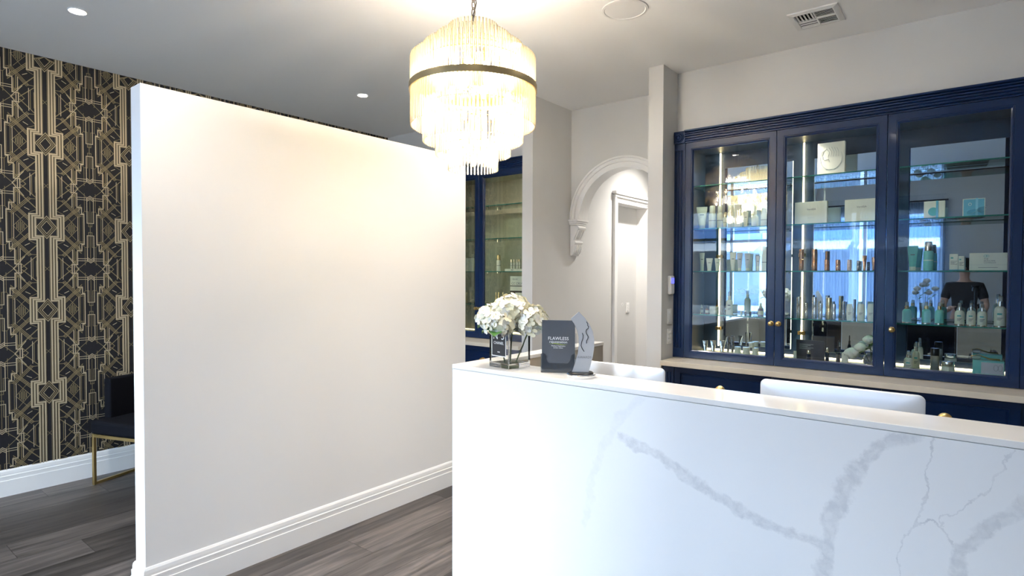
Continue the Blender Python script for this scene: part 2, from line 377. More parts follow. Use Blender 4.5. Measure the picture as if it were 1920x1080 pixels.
# ------------------------------------------------------------------ wallpaper print (flat gold strips on the paper)
def wallpaper():
    g1, g2 = MB(), MB()
    Q1, Q2 = [], []                                 # quarter-tile strokes: (points, width); u from medallion axis, v from medallion row
    hx = lambda u, v: (0.265-u, 0.3-v)              # same, measured from the hexagon's centre
    for o, so, vs in [(0.022, 0.066, 0.066), (0.039, 0.083, 0.079), (0.056, 0.10, 0.092)]:
        Q1.append(([(o, 0.3), (o, vs), (so, vs), (so, 0)], 0.0095))
        Q2.append(([(o-0.008, 0.3), (o-0.008, vs-0.008), (so-0.008, vs-0.008), (so-0.008, 0)], 0.003))
    for a, c in [(0.058, 0.080), (0.046, 0.064), (0.033, 0.046)]:
        Q2.append(([(0, c), (a, 0)], 0.0065)); 
    Q1.append(([(0, 0.046), (0.033, 0)], 0.002)); Q1.append(([(0, 0.083), (0.06, 0)], 0.002))
    Q2.append(([(0.0, 0.30), (0.013, 0.285)], 0.003))
    Q1.append(([hx(.04, .3), hx(.04, .185), hx(.055, .185), hx(.055, .138), hx(.083, .138), hx(.083, .032), hx(.117, .032), hx(.117, 0)], 0.006))
    Q2.append(([hx(.048, .3), hx(.048, .193)], 0.003)); Q2.append(([hx(.091, .13), hx(.091, .04)], 0.006)); Q1.append(([hx(.104, .03), hx(.104, 0)], 0.005))
    Q2.append(([hx(.02, .058), hx(.1, -.02)], 0.0045))
    for k in range(3): Q1.append(([hx(0, .047+.012*k), hx(.021, .063+.012*k)], 0.0045))
    Q1.append(([hx(.021, .065), hx(.021, .253), hx(0, .253)], 0.0045)); Q2.append(([hx(0, .08), hx(0, .30)], 0.004)); Q2.append(([hx(.011, .165), hx(.011, .278), hx(0, .278)], 0.0045))
    Q2.append(([hx(.035, .03), hx(.035, .165), hx(.058, .195)], 0.004)); Q2.append(([hx(.035, .165), hx(.012, .165)], 0.004))
    for v in (.062, .078): Q1.append(([hx(.021, v), hx(.083, v)], 0.004))
    # striped lozenge on the medallion row
    Q2.append(([(0.108, 0), (0.148, 0.05), (0.188, 0)], 0.005))
    for k in range(-2, 3): Q2.append(([(0.148+k*0.0095, 0), (0.148+k*0.0095, 0.038-abs(k)*0.011)], 0.0062))
    Q2.append(([(0.148, 0.05), (0.175, 0.084)], 0.004)); Q2.append(([(0.148, 0.05), (0.118, 0.086)], 0.004))
    for o in (0, 0.012, 0.024):
        Q2.append(([(0.102, 0.045+o), (0.206, 0.158+o)], 0.006)); Q2.append(([(0.088+o*.6, 0.2+o*.4), (0.19+o*.6, 0.084+o*.4)], 0.0055))
    Q2.append(([(0.058, 0.132), (0.176, 0.262)], 0.008)); Q2.append(([(0.062, 0.212), (0.14, 0.29)], 0.007)); Q2.append(([(0.064, 0.12), (0.1, 0.1)], 0.004))
    Q2.append(([(0.062, 0.2), (0.095, 0.198)], 0.005)); Q2.append(([(0.062, 0.245), (0.062, 0.3)], 0.005))
    Q1.append(([(0.092, 0.222), (0.092, 0.3)], 0.004)); Q2.append(([(0.082, 0.235), (0.082, 0.3)], 0.005))
    Q1.append(([(0.152, 0.16), (0.152, 0.255)], 0.005)); Q2.append(([(0.162, 0.15), (0.162, 0.25)], 0.006))
    Q1.append(([(0.128, 0.215), (0.19, 0.3)], 0.004)); Q2.append(([(0.115, 0.3), (0.175, 0.235)], 0.006)); Q1.append(([(0.1, 0.12), (0.125, 0.135)], 0.004))
    Q1.append(([(0.186, 0), (0.186, 0.09)], 0.004)); Q2.append(([(0.196, 0), (0.196, 0.085)], 0.004))
    Q1.append(([(0.2, 0.11), (0.225, 0.11)], 0.005)); Q2.append(([(0.188, 0.096), (0.225, 0.096)], 0.004)); Q2.append(([(0.185, 0.125), (0.21, 0.165)], 0.006)); Q1.append(([(0.195, 0.118), (0.195, 0.155)], 0.003))
    yc, zc = 1.215, 2.478
    def put(mb, pts, wd, fu, fv, cy, cz, off):
        for sg, ((a, b_), (c, d_)) in enumerate(zip(pts, pts[1:])):
            p = Vector((cy+fu*a, cz-fv*b_)); q = Vector((cy+fu*c, cz-fv*d_)); e = q-p
            if e.length < 1e-5: continue
            e.normalize(); nn = Vector((-e.y, e.x))*wd/2; p = p-e*wd/2; q = q+e*wd/2
            vs = [p+nn, q+nn, q-nn, p-nn]
            ys = [v.x for v in vs]; zs = [v.y for v in vs]
            if min(zs) < 0.1 or max(ys) > 4.32 or min(ys) < YS: continue
            if max(zs) > H: 
                if min(zs) > H-0.004: continue
                vs = [Vector((v.x, min(v.y, H-0.001))) for v in vs]
            oo = off+1e-5*(sg % 2)+2e-5*(fu > 0)+4e-5*(fv > 0); mb.add([(XW+oo, v.x, v.y) for v in vs], [(0, 1, 2, 3)])
    for i in range(-6, 7):
        for j in range(-2, 5):
            cy, cz = yc+0.53*i, zc-0.597*j
            for fu in (-1, 1):
                for fv in (-1, 1):
                    for si, (pts, wd) in enumerate(Q2): put(g2, pts, wd*0.78, fu, fv*0.995, cy, cz, 0.0003+8e-5*si)
                    for si, (pts, wd) in enumerate(Q1): put(g1, pts, wd, fu, fv*0.995, cy, cz, 0.0045+8e-5*si)
    g1.build('gold_print', m_gold, wl, kind='stuff'); g2.build('dull_gold_print', m_gold2, wl, kind='stuff')
wallpaper()

# ------------------------------------------------------------------ display cabinets
m_led = M('warm_led', (1, 0.9, 0.7), 0.4, emit=(1.0, 0.8, 0.42), estr=7)
m_led2 = M('soft_base_led', (1, 0.9, 0.7), 0.4, emit=(1.0, 0.86, 0.58), estr=3)
m_edge = M('green_glass_edge', (0.02, 0.2, 0.17), 0.15)
m_puck = M('puck_lens', (1, 1, 1), 0.3, emit=(1.0, 0.93, 0.8), estr=15)
def flutes(x0, x1, y, z0, z1, yb, n=3, dep=0.006):
    # pilaster face with n vertical grooves: outline in plan, with plain ends
    b = MB(); wd = (x1-x0); gw = wd*0.14; pts = [(x0, yb), (x0, y)]
    for k in range(n):
        c = x0+wd*(k+1)/(n+1); pts += [(c-gw/2, y), (c-gw/4, y+dep), (c+gw/4, y+dep), (c+gw/2, y)]
    pts += [(x1, y), (x1, yb)]
    b.prism(pts, z0+0.07, z1-0.05, 'Z'); b.box(x0, x1, y, yb, z0, z0+0.07); b.box(x0, x1, y, yb, z1-0.05, z1)
    return b
def knob(parent, x, z, y, r, mat=None):
    return MB().lathe([(0, 0), (r, 0), (r*1.02, 0.003), (r*0.55, 0.006), (r*0.45, 0.014), (r*0.8, 0.018), (r*0.95, 0.026), (r*0.7, 0.034), (0, 0.037)], (x, y, z), 20, axis='-Y').build('knob', mat or m_brass, parent, smooth=True)
SH = {1: 2.23, 2: 1.905, 3: 1.584, 4: 1.256, 5: 0.957}
def display_cabinet(name, label, edges, knobs, mirrors, leds, inner=None, ledy=4.66, puck=8):
    x0, x1 = edges[0], edges[-1]; d = edges[1:-1]
    t = thing(name, label, 'cabinet', (0, 0, 0))
    b = MB(); b.box(x0, x1, 4.69, 4.712, 0.925, 2.6); b.box(x0, x0+0.1, YF+0.03, 4.69, 0.925, 2.6); b.box(x1-0.1, x1, YF+0.03, 4.69, 0.925, 2.6)
    b.box(x0+0.1, x1-0.1, YF+0.03, 4.69, 2.52, 2.6)
    b.build('carcass', inner or m_navyin, t)
    MB().box(x0+0.1, x1-0.1, YF+0.03, 4.69, 0.9235, SH[5]-0.001).build('floor_board', m_beige, t)
    for a, c in ((x0, d[0]), (d[-1], x1)):
        flutes(a, c-0.002, YF+0.004, 0.923, 2.549, YF+0.06).build('pilaster', m_navy, t, bevel=0.0012)
        cb = MB().box(a, c, YF-0.012, YF+0.06, 2.549, CR).build('corner_block', m_navy, t, bevel=0.003)
        MB().lathe([(0, 0.012), (0.008, 0.012), (0.012, 0.006), (0.016, 0.004), (0.02, 0.009), (0.025, 0.009), (0.028, 0.003), (0.034, 0.009), (0.038, 0.007), (0.04, 0)], ((a+c)/2, YF-0.012, 2.595), 28, axis='-Y').build('rosette', m_navy, cb, smooth=True)
    pr = [(YF+0.06, 2.549), (YF-0.004, 2.549), (YF-0.004, 2.556), (YF-0.01, 2.558)]
    for k in range(4):
        z = 2.562+k*0.0165; pr += [(YF-0.004, z), (YF-0.012-0.003*k, z+0.004), (YF-0.012-0.003*k, z+0.011), (YF-0.004, z+0.0135)]
    pr += [(YF-0.03, 2.63), (YF-0.034, CR), (YF+0.06, CR)]
    MB().prism(pr, d[0]+0.0005, d[-1]-0.0005, 'X').build('crown_moulding', m_navy, t, bevel=0.001)
    for i, (a, c) in enumerate(zip(d, d[1:])):
        gx0, gx1, gz0, gz1 = a+0.062, c-0.06, 0.972, 2.475
        f = MB().frame(a+0.0015, c-0.0015, 0.9255, 2.547, [(0, YF+0.024), (0, YF+0.0005), (0.0015, YF-0.001), (0.043, YF-0.001), (0.045, YF+0.002), (0.050, YF+0.002), (0.054, YF+0.006), (0.060, YF+0.010), (0.060, YF+0.024), (0, YF+0.024)])
        dr = f.build('door', m_navy, t)
        MB().box(a+0.06, c-0.06, YF+0.011, YF+0.016, 0.985-0.001, 2.487).build('glass_pane', m_glass, dr)
        for kx in knobs[i]: knob(dr, kx, 1.217, YF-0.001, 0.017)
    for mx0, mx1 in mirrors:
        f = MB().box(mx0, mx1, 4.683, 4.6895, 1.0, 2.40).build('mirror', m_mirror, t, bevel=0.004, seg=1)
    cut = [x0+0.1]+d[1:-1]+[x1-0.1]
    for s in (1, 2, 3, 4):
        for a, c in zip(cut, cut[1:]):
            gs = MB().box(a+0.004, c-0.004, 4.3605, 4.64, SH[s]-0.0085, SH[s]-0.0005).build('glass_shelf', m_shelf, t)
            MB().box(a+0.004, c-0.004, 4.3585, 4.36, SH[s]-0.0085, SH[s]-0.0005).build('polished_edge', m_edge, gs)
            for q in (a+0.02, c-0.02):
                for y in (4.40, 4.60): MB().lathe([(0, -0.012), (0.0045, -0.012), (0.0045, 0), (0, 0)], (q, y, SH[s]-0.009), 8).build('shelf_pin', m_chrome, t)
    for a, c in zip(cut, cut[1:]):
        q = MB().lathe([(0, -0.005), (0.022, -0.005), (0.026, 0), (0, 0)], (a+0.15, 4.36, 2.5195), 20).build('puck_light', m_puck, t, smooth=True)
        l = bpy.data.lights.new('puck_beam', 'SPOT'); l.energy = puck; l.color = (1.0, 0.93, 0.8); l.spot_size = R(120); l.spot_blend = 1.0; l.shadow_soft_size = 0.02
        o = bpy.data.objects.new('puck_beam', l); C.objects.link(o); o.parent = q; o.location = (a+0.15, 4.36, 2.505); o.rotation_euler = (R(8), 0, 0)
    MB().box(x0+0.11, x1-0.11, 4.655, 4.667, SH[5], SH[5]+0.008).build('base_led_strip', m_led2, t)
    for lx in leds:
        l = MB().box(lx-0.0045, lx+0.0045, ledy, ledy+0.012, 0.99, 2.515).build('led_strip', m_led, t)
        for z in (1.70, 1.13): MB().lathe([(0.014, -0.012), (0.026, -0.012), (0.026, 0.012), (0.014, 0.012), (0.014, -0.012)], (lx, ledy+0.002, z), 16).build('bracket', m_brass, l, smooth=True)
    return t
display_cabinet('display_cabinet', 'navy glass-fronted display cabinet with three doors behind the reception desk', [-1.83, -1.737, -1.087, -0.442, 0.2, 0.293],
                [[-1.108], [-1.060], [-0.403]], [(-1.57, -1.07), (-0.93, -0.43), (-0.36, 0.15)], [-1.60, -0.995])
display_cabinet('display_cabinet', 'navy glass-fronted display cabinet in the far alcove behind the partition', [-5.12, -5.04, -4.43, -3.826, -3.215, -3.134],
                [[-4.45], [-3.855], [-3.80]], [], [-4.43, -3.826, -3.23], M('khaki_interior', (0.3, 0.27, 0.19), 0.4), 4.335)  # unseen led strips added behind the stiles to warm the alcove interior
def base_cabinet(x0, x1, fronts, knobs, label, clabel):
    t = thing('base_cabinet', label, 'cabinet')
    MB().box(x0, x1, 4.12, 4.69, 0.09, 0.886).box(x0, x1, 4.17, 4.69, 0, 0.09).build('carcass', m_navyin, t)
    flutes(x0, x0+0.09, 4.10, 0.09, 0.884, 4.119).build('pilaster', m_navy, t, bevel=0.0012)
    for i, (a, c) in enumerate(zip(fronts, fronts[1:])):
        f = MB().frame(a+0.0015, c-0.0015, 0.60, 0.882, [(0, 4.119), (0, 4.10), (0.045, 4.10), (0.05, 4.108), (0.056, 4.108), (0.06, 4.104)], cap=True)
        dr = f.build('drawer', m_navy, t)
        for kx in knobs[i]: knob(dr, kx, 0.742, 4.102, 0.034)
        MB().frame(a+0.0015, c-0.0015, 0.1, 0.597, [(0, 4.119), (0, 4.10), (0.045, 4.10), (0.05, 4.108), (0.056, 4.108), (0.06, 4.104)], cap=True).build('door', m_navy, t)
    c = MB().box(x0+0.012, x1, 4.03, YF-0.001, 0.887, 0.922).box(x0+0.012, x1, YF-0.001, 4.69, 0.887, 0.9215).build('stone_countertop', m_beige, bevel=0.002)
    tag(c, clabel, 'countertop')
base_cabinet(-1.822, 0.293, [-1.73, -1.05, -0.43, 0.20], [[-1.39], [-0.74], [-0.124]], 'navy panelled base cabinet with round brass knobs behind the desk', 'beige stone countertop under the display cabinet behind the desk')
base_cabinet(-5.12, -3.134, [-5.03, -4.1, -3.14], [[-4.6], [-3.6]], 'navy panelled base cabinet in the far alcove', 'beige stone countertop in the far alcove')

# ------------------------------------------------------------------ reception desk
V = [([(-1.104,.899),(-.955,.857),(-.827,.794),(-.689,.738),(-.579,.703),(-.476,.686),(-.387,.675)], .024, .75),
     ([(-.150,1.08),(-.236,1.035),(-.306,.895),(-.357,.754),(-.364,.7),(-.386,.5),(-.42,.2)], .026, .75),
     ([(-.97,1.1),(-1.105,.995),(-1.153,.901),(-1.226,.766),(-1.27,.5)], .022, .22),
     ([(-.103,1.08),(-.104,.981),(-.11,.868),(-.124,.812),(-.08,.828),(-.048,.806),(-.023,.751)], .004, .8),
     ([(.093,1.08),(.056,.999),(-.013,.9),(-.061,.849),(-.063,.825)], .003, .6),
     ([(.25,1.02),(.112,.931),(.047,.855),(-.011,.77),(-.034,.66),(-.1,.3)], .024, .7),
     ([(-.124,.808),(-.163,.741),(-.155,.6)], .003, .6)]
m_quartz = veined('white_veined_quartz', (0.84, 0.84, 0.84), (0.6, 0.605, 0.62), V)
m_quartz2 = M('white_quartz_ledge', (0.84, 0.82, 0.79), 0.16, noise=0.03, nscale=6)
dk = thing('reception_desk', 'white veined stone reception desk with raised ledge', 'desk', (0, 0, 0))
X0, X1, Y0, Y1, ZD = -2.05, 1.35, 2.0987, 2.3176, 1.10
MB().box(X0+0.001, X1, Y0+0.0015, Y0+0.022, 0, ZD-0.0225).box(X0+0.001, X0+0.02, Y0+0.022, 3.448, 0, ZD-0.0225).build('front_panel', m_quartz, dk, bevel=0.0015)
MB().prism([(X0, Y0), (X1, Y0), (X1, Y1), (X0+0.1, Y1), (X0+0.1, 3.45), (X0, 3.45)], ZD-0.021, ZD, 'Z').build('ledge', m_quartz2, dk, bevel=0.002)
MB().box(X0+0.02, X0+0.095, Y0+0.022, 3.446, 0, ZD-0.022).box(X0+0.095, X1, Y1-0.03, Y1-0.012, 0, ZD-0.022).build('inner_panel', m_taupe, dk)
MB().box(X0+0.096, X1, Y1-0.012, 2.95, 0.695, 0.725).build('work_surface', m_white, dk, bevel=0.002)
MB().box(X1-0.03, X1, Y1-0.012, 2.9, 0, 0.694).box(-0.4, -0.37, Y1-0.012, 2.85, 0, 0.694).build('support', m_navyin, dk)

# computers standing on the work surface, backs to the room
m_alu = M('brushed_aluminium', (0.84, 0.85, 0.87), 0.4, 0.35)
m_screen = M('dark_screen', (0.01, 0.01, 0.012), 0.1)
def rrect(wd, ht, r, n=6):
    p = []
    for cx, cz, a0 in [(wd/2-r, ht/2-r, 0), (-wd/2+r, ht/2-r, 90), (-wd/2+r, -ht/2+r, 180), (wd/2-r, -ht/2+r, 270)]:
        for k in range(n+1):
            a = R(a0+90*k/n); p.append((cx+r*math.cos(a), cz+r*math.sin(a)))
    return p
def computer(x, y, ztop, label, rz=0):
    t = thing('desktop_computer', label, 'computer', (x, y, 0.725), rz, 'all-in-one computers on the desk')
    ht, wd = 0.36, 0.54; zc = ztop-0.725-ht/2
    L = []
    for s, d in [(1.0, 0.006), (1.0, 0.0), (0.992, -0.002), (0.97, -0.004), (0.8, -0.008), (0.6, -0.0115), (0.4, -0.0145), (0.15, -0.0165)]:
        L.append([(px*s if s == 1 else px*s, d, zc+pz*s) for px, pz in rrect(wd, ht, 0.022)])
    MB().loops(L, cap0=True, cap1=True).build('shell', m_alu, t, smooth=True)
    MB().prism([(px, pz+zc+0.0) for px, pz in rrect(wd-0.012, ht-0.012, 0.018)], 0.0062, 0.008, 'Y').build('screen', m_screen, t)
    MB().prism([(-0.035, 0.004), (-0.035-0.0, 0.0), (0.1, 0.0), (0.1, 0.004), (-0.028, 0.008), (-0.04, zc), (-0.046, zc)], -0.09, 0.09, 'X').build('stand', m_alu, t)
computer(-0.398, 2.44, 1.139, 'silver all-in-one computer at the wide open end of the desk')
computer(-1.355, 2.47, 1.130, 'silver all-in-one computer behind the award on the desk')

# desk phone on the work surface (seen in the cabinet mirror)
t = thing('desk_phone', 'black desk phone beside the computer on the desk', 'phone', (0.06, 2.62, 0.725), R(180))
MB().prism([(-0.09, 0), (0.09, 0), (0.09, 0.11), (0.06, 0.115), (-0.09, 0.03)], -0.1, 0.1, 'X').build('body', m_black, t, bevel=0.006)
MB().tube([(-0.075, -0.08, 0.06), (-0.075, -0.02, 0.085), (-0.075, 0.06, 0.13), (-0.075, 0.09, 0.135)], [0.026, 0.018, 0.018, 0.026], 12).build('handset', m_black, t, smooth=True)
m_lcd = M('grey_lcd', (0.35, 0.4, 0.38), 0.3)
q = MB().box(-0.03, 0.08, -0.001, 0.001, -0.03, 0.03).build('display', m_lcd, t, loc=(0, 0.05, 0.112)); q.rotation_euler = (R(-60), 0, 0)
for i in range(4):
    for j in range(3):
        q = MB().box(-0.01, 0.01, -0.007, 0.007, -0.003, 0.003).build('key', m_trim, t, loc=(-0.02+j*0.03, -0.07+i*0.022, 0.042+i*0.0105)); q.rotation_euler = (R(27), 0, 0)

# ------------------------------------------------------------------ things on the ledge
m_vglass = M('thick_clear_glass', (0.97, 0.98, 0.98), 0.0, trans=1.0, ior=1.45)
m_label = M('black_label', (0.03, 0.03, 0.035), 0.4)
vs = thing('glass_vase', 'square clear glass vase with black perfume label on the desk ledge', 'vase', (-1.786, 2.232, ZD+0.0005), R(-9))
o_, i_ = 0.071, 0.063
L = [[(s1*r, s2*r, z) for s1, s2 in ((-1,-1),(1,-1),(1,1),(-1,1))] for r, z in [(o_, 0), (o_, 0.212), (i_, 0.212), (i_, 0.022)]]
MB().loops(L, cap0=True, cap1=True).build('glass', m_vglass, vs, bevel=0.002)
lb = MB().box(-0.052, 0.052, -o_-0.0015, -o_-0.0005, 0.055, 0.195).build('label_border', m_trim, vs)
MB().box(-0.0485, 0.0485, -o_-0.002, -o_-0.0015, 0.059, 0.191).build('label', m_label, lb)
text('lettering', 'N°5', 0.05, m_trim, vs, (0, -o_-0.0023, 0.138))
text('lettering', 'CHANEL', 0.019, m_trim, vs, (0, -o_-0.0023, 0.114))
text('lettering', 'PARIS', 0.007, m_trim, vs, (0, -o_-0.0023, 0.074))
# hydrangeas
def petal_mat(name, c):
    m = M(name, c, 0.6, noise=0.06, nscale=30); b = m.node_tree.nodes['Principled BSDF']; b.inputs['Subsurface Weight'].default_value = 0.0
    return m
m_pet = [petal_mat('cream_petal', (0.86, 0.83, 0.66)), petal_mat('white_petal', (0.88, 0.88, 0.82)), petal_mat('ivory_petal', (0.9, 0.85, 0.62))]
m_stem = M('green_stem', (0.06, 0.11, 0.03), 0.5); m_leaf = M('leaf_green', (0.05, 0.16, 0.03), 0.45, noise=0.2, nscale=30)
m_eye = M('floret_centre', (0.7, 0.72, 0.4), 0.6)
def floret_mesh(mat):
    vs_, fs = [], []
    for k in range(4):
        a = k*PI/2+0.3*random.uniform(-1, 1); ca, sa = math.cos(a), math.sin(a); n = len(vs_); tip = random.uniform(0.5, 1)
        hw = [(0.001, 0.001), (0.006, 0.007), (0.012, 0.0108), (0.018, 0.0115), (0.0225, 0.0085), (0.0255, 0.003)]
        for x_, w_ in hw:
            for q in (-1, 0, 1): vs_.append((x_*ca-q*w_*sa, x_*sa+q*w_*ca, 0.001*k+tip*0.005*(x_/0.025)**2+abs(q)*0.0022*math.sin(x_/0.0255*PI)-0.001))
        for i in range(5):
            for q in (0, 1): fs.append((n+i*3+q, n+i*3+q+1, n+i*3+q+4, n+i*3+q+3))
    me = bpy.data.meshes.new('floret'); me.from_pydata(vs_, [], fs); me.polygons.foreach_set('use_smooth', [True]*len(fs)); me.materials.append(mat)
    return me
FM = [floret_mesh(m_pet[i % 3]) for i in range(9)]
def hydrangea(c, rad, n, base, label, tone, up_=0.75):
    t = thing('hydrangea', label, 'flower', base, group='hydrangeas in the glass vase'); bx = Vector(base); c = Vector(c)-bx
    MB().tube([(c*0).to_tuple(), (c*0.5+Vector((0.006, -0.004, 0))).to_tuple(), (c-Vector((0, 0, 0.02))).to_tuple()], 0.0035, 8).build('stem', m_stem, t, smooth=True)
    MB().lathe([(0, -0.8), (0.5, -0.62), (0.78, -0.1), (0.72, 0.35), (0.45, 0.66), (0, 0.78)], (0, 0, 0), 14).build('flower_core', m_pet[tone], t, smooth=True).matrix_local = Matrix.Translation(c) @ Matrix.Diagonal((rad, rad, rad*up_, 1))
    ga = PI*(3-math.sqrt(5))
    for i in range(n):
        z = 1-1.75*(i+0.5)/n; r = math.sqrt(max(0, 1-z*z)); a = i*ga
        d = Vector((r*math.cos(a), r*math.sin(a), z)); s = rad*random.uniform(0.9, 1.1)
        p = c+Vector((d.x*s, d.y*s, d.z*s*up_))
        o = link('floret', FM[(i*5+tone*3) % 9], t)
        dd = (d+Vector((random.uniform(-.35, .35), random.uniform(-.35, .35), random.uniform(-.2, .3)))).normalized()
        o.matrix_local = Matrix.Translation(p) @ dd.to_track_quat('Z', 'Y').to_matrix().to_4x4() @ Matrix.Rotation(random.uniform(0, 6), 4, 'Z') @ Matrix.Scale(random.uniform(0.85, 1.15), 4)
    for k in range(3):
        a = k*2.1+tone; lf = MB(); L = []
        for s in range(6):
            u = s/5; wd = 0.03*math.sin(PI*min(u*0.9+0.08, 1)); x_ = rad*0.55+u*0.075; z_ = -rad*0.55+0.01*math.sin(u*3)-0.02*u
            L.append([(x_*math.cos(a)-q*wd*math.sin(a), x_*math.sin(a)+q*wd*math.cos(a), z_+abs(q)*0.006) for q in (-1, 0, 1)])
        lf.loops(L, closed=False).build('leaf', m_leaf, t, smooth=True, loc=c)
VB = (-1.786, 2.232, ZD+0.025)
hydrangea((-1.855, 2.20, 1.34), 0.08, 64, (VB[0]-0.03, VB[1], VB[2]), 'pale white hydrangea head on the partition side of the vase', 1)
hydrangea((-1.79, 2.25, 1.375), 0.09, 76, VB, 'large cream hydrangea head at the top of the vase', 0)
hydrangea((-1.69, 2.28, 1.325), 0.07, 54, (VB[0]+0.035, VB[1], VB[2]), 'small cream hydrangea head drooping toward the brochures', 2, 0.95)
hydrangea((-1.80, 2.165, 1.315), 0.07, 50, (VB[0]-0.005, VB[1]-0.03, VB[2]), 'white hydrangea head hanging over the black vase label', 1, 0.8)

# brochure holder, brochure
m_acr = Mglass('clear_acrylic', (0.93, 0.95, 0.97), 1.0, 0.04, (0.8, 0.85, 0.9))
m_bro = M('charcoal_print', (0.095, 0.1, 0.112), 0.35); m_lime = M('lime_print', (0.5, 0.62, 0.06), 0.5)
hd = thing('brochure_holder', 'clear acrylic brochure holder on the desk ledge', 'holder', (-1.50, 2.236, ZD+0.0005), R(26))
b = MB(); b.box(-0.08, 0.08, -0.02, 0.045, 0, 0.003); b.box(-0.08, 0.08, 0.018, 0.021, 0.003, 0.18); b.box(-0.08, -0.0775, -0.02, 0.018, 0.003, 0.085); b.box(0.0775, 0.08, -0.02, 0.018, 0.003, 0.085)
pl = [(-0.08, 0.003), (0.08, 0.003), (0.08, 0.085), (0.07, 0.09), (0.06, 0.085), (0.054, 0.06), (0.045, 0.046), (-0.045, 0.046), (-0.054, 0.06), (-0.06, 0.085), (-0.07, 0.09), (-0.08, 0.085)]
b.prism(pl, -0.0225, -0.02, 'Y'); b.build('acrylic', m_acr, hd)
br = thing('brochure', 'charcoal clinic brochure with white and lime lettering in the holder', 'brochure', (-1.50, 2.236, ZD+0.004), R(26))
MB().box(-0.076, 0.076, -0.0185, -0.012, 0, 0.238).build('cover', m_bro, br)
text('lettering', 'FLAWLESS', 0.021, m_trim, br, (0, -0.0189, 0.148)); text('lettering', 'rejuvenation', 0.0165, m_trim, br, (0, -0.0189, 0.134))
text('lettering', 'Medical Aesthetics\n& Skin Clinic', 0.0085, m_trim, br, (0, -0.0189, 0.118))
MB().loops([[(-0.043+0.086*k/16, -0.0189, 0.1285+0.0022*math.sin(k/16*6.2)+s*0.0022*math.sin(PI*k/16)) for k in range(17)] for s in (0, 1)], closed=False).build('lime_line', m_lime, br)
# award
m_frost = M('silver_acrylic', (0.72, 0.73, 0.75), 0.22, 0.35)
aw = thing('award_trophy', 'curved silver award plaque on a round chrome base', 'trophy', (-1.358, 2.203, ZD+0.0005), R(33))
MB().lathe([(0, 0), (0.062, 0), (0.064, 0.003), (0.064, 0.012), (0.06, 0.015), (0, 0.015)], (0, 0, 0), 40).build('base', m_chrome, aw, smooth=True)
MB().lathe([(0, 0.015), (0.052, 0.015), (0.054, 0.018), (0.05, 0.022), (0, 0.022)], (0, 0, 0), 36).build('plinth', m_black, aw, smooth=True)
# outline read from the plaque: left edge and right edge arcs
le = [(-0.043, 0.02), (-0.028, 0.06), (-0.017, 0.10), (-0.012, 0.14), (-0.013, 0.175), (-0.02, 0.205), (-0.032, 0.232), (-0.048, 0.256)]
re = [(-0.012, 0.288), (0.015, 0.26), (0.036, 0.23), (0.05, 0.2), (0.056, 0.165), (0.056, 0.13), (0.05, 0.09), (0.041, 0.055), (0.032, 0.02)]
MB().prism(le+re, -0.004, 0.004, 'Y').build('plaque', m_frost, aw, bevel=0.0012)
MB().loops([[(p[0]-0.0, y, p[1]) for p in le] for y in (-0.0048, 0.0048)], closed=False).build('edge_band', m_bro, aw)
for pts in ([(0.021, 0.244), (0.027, 0.234), (0.026, 0.228), (0.031, 0.222), (0.028, 0.213), (0.022, 0.21), (0.019, 0.202), (0.021, 0.192), (0.029, 0.178), (0.027, 0.168), (0.022, 0.16), (0.022, 0.148)],
            [(0.003, 0.194), (0.007, 0.184), (0.006, 0.17), (0.0, 0.153), (-0.002, 0.138), (0.003, 0.125), (0.012, 0.112)]):
    MB().tube([(x_, -0.0044, z_) for x_, z_ in pts], 0.0016, 6).build('face_line', m_black, aw, smooth=True)
text('lettering', 'AWARDS', 0.015, M('engraving', (0.2, 0.2, 0.22), 0.4), aw, (0.013, -0.0044, 0.082))

# ------------------------------------------------------------------ wall devices on the pillar
XP = -1.8238
t = thing('alarm_keypad', 'white wall keypad with blue screen on the pillar', 'keypad', (XP, 4.215, 1.475))
MB().box(0, 0.028, -0.035, 0.035, -0.07, 0.07).build('case', m_trim, t, bevel=0.008)
MB().box(0.028, 0.0295, -0.026, 0.026, 0.012, 0.055).build('screen', M('blue_screen', (0.05, 0.06, 0.5), 0.2, emit=(0.12, 0.13, 0.9), estr=1.2), t)
MB().box(0.028, 0.0295, -0.028, 0.028, -0.06, 0.002).build('keypad_cover', m_white, t)
for z, lb in ((1.237, 'upper white light switch plate on the pillar'), (1.087, 'lower white light switch plate on the pillar')):
    t = thing('switch_plate', lb, 'switch', (XP, 4.215, z), group='switch plates on the pillar')
    MB().box(0, 0.009, -0.036, 0.036, -0.058, 0.058).build('plate', m_trim, t, bevel=0.003)
    for i in (-1, 0, 1):
        for j in ((0,) if z > 1.2 else (-1, 1)):
            MB().box(0.009, 0.0135, j*0.016-0.009, j*0.016+0.009, i*0.032-0.01, i*0.032+0.01).build('rocker', m_white, t, bevel=0.002)

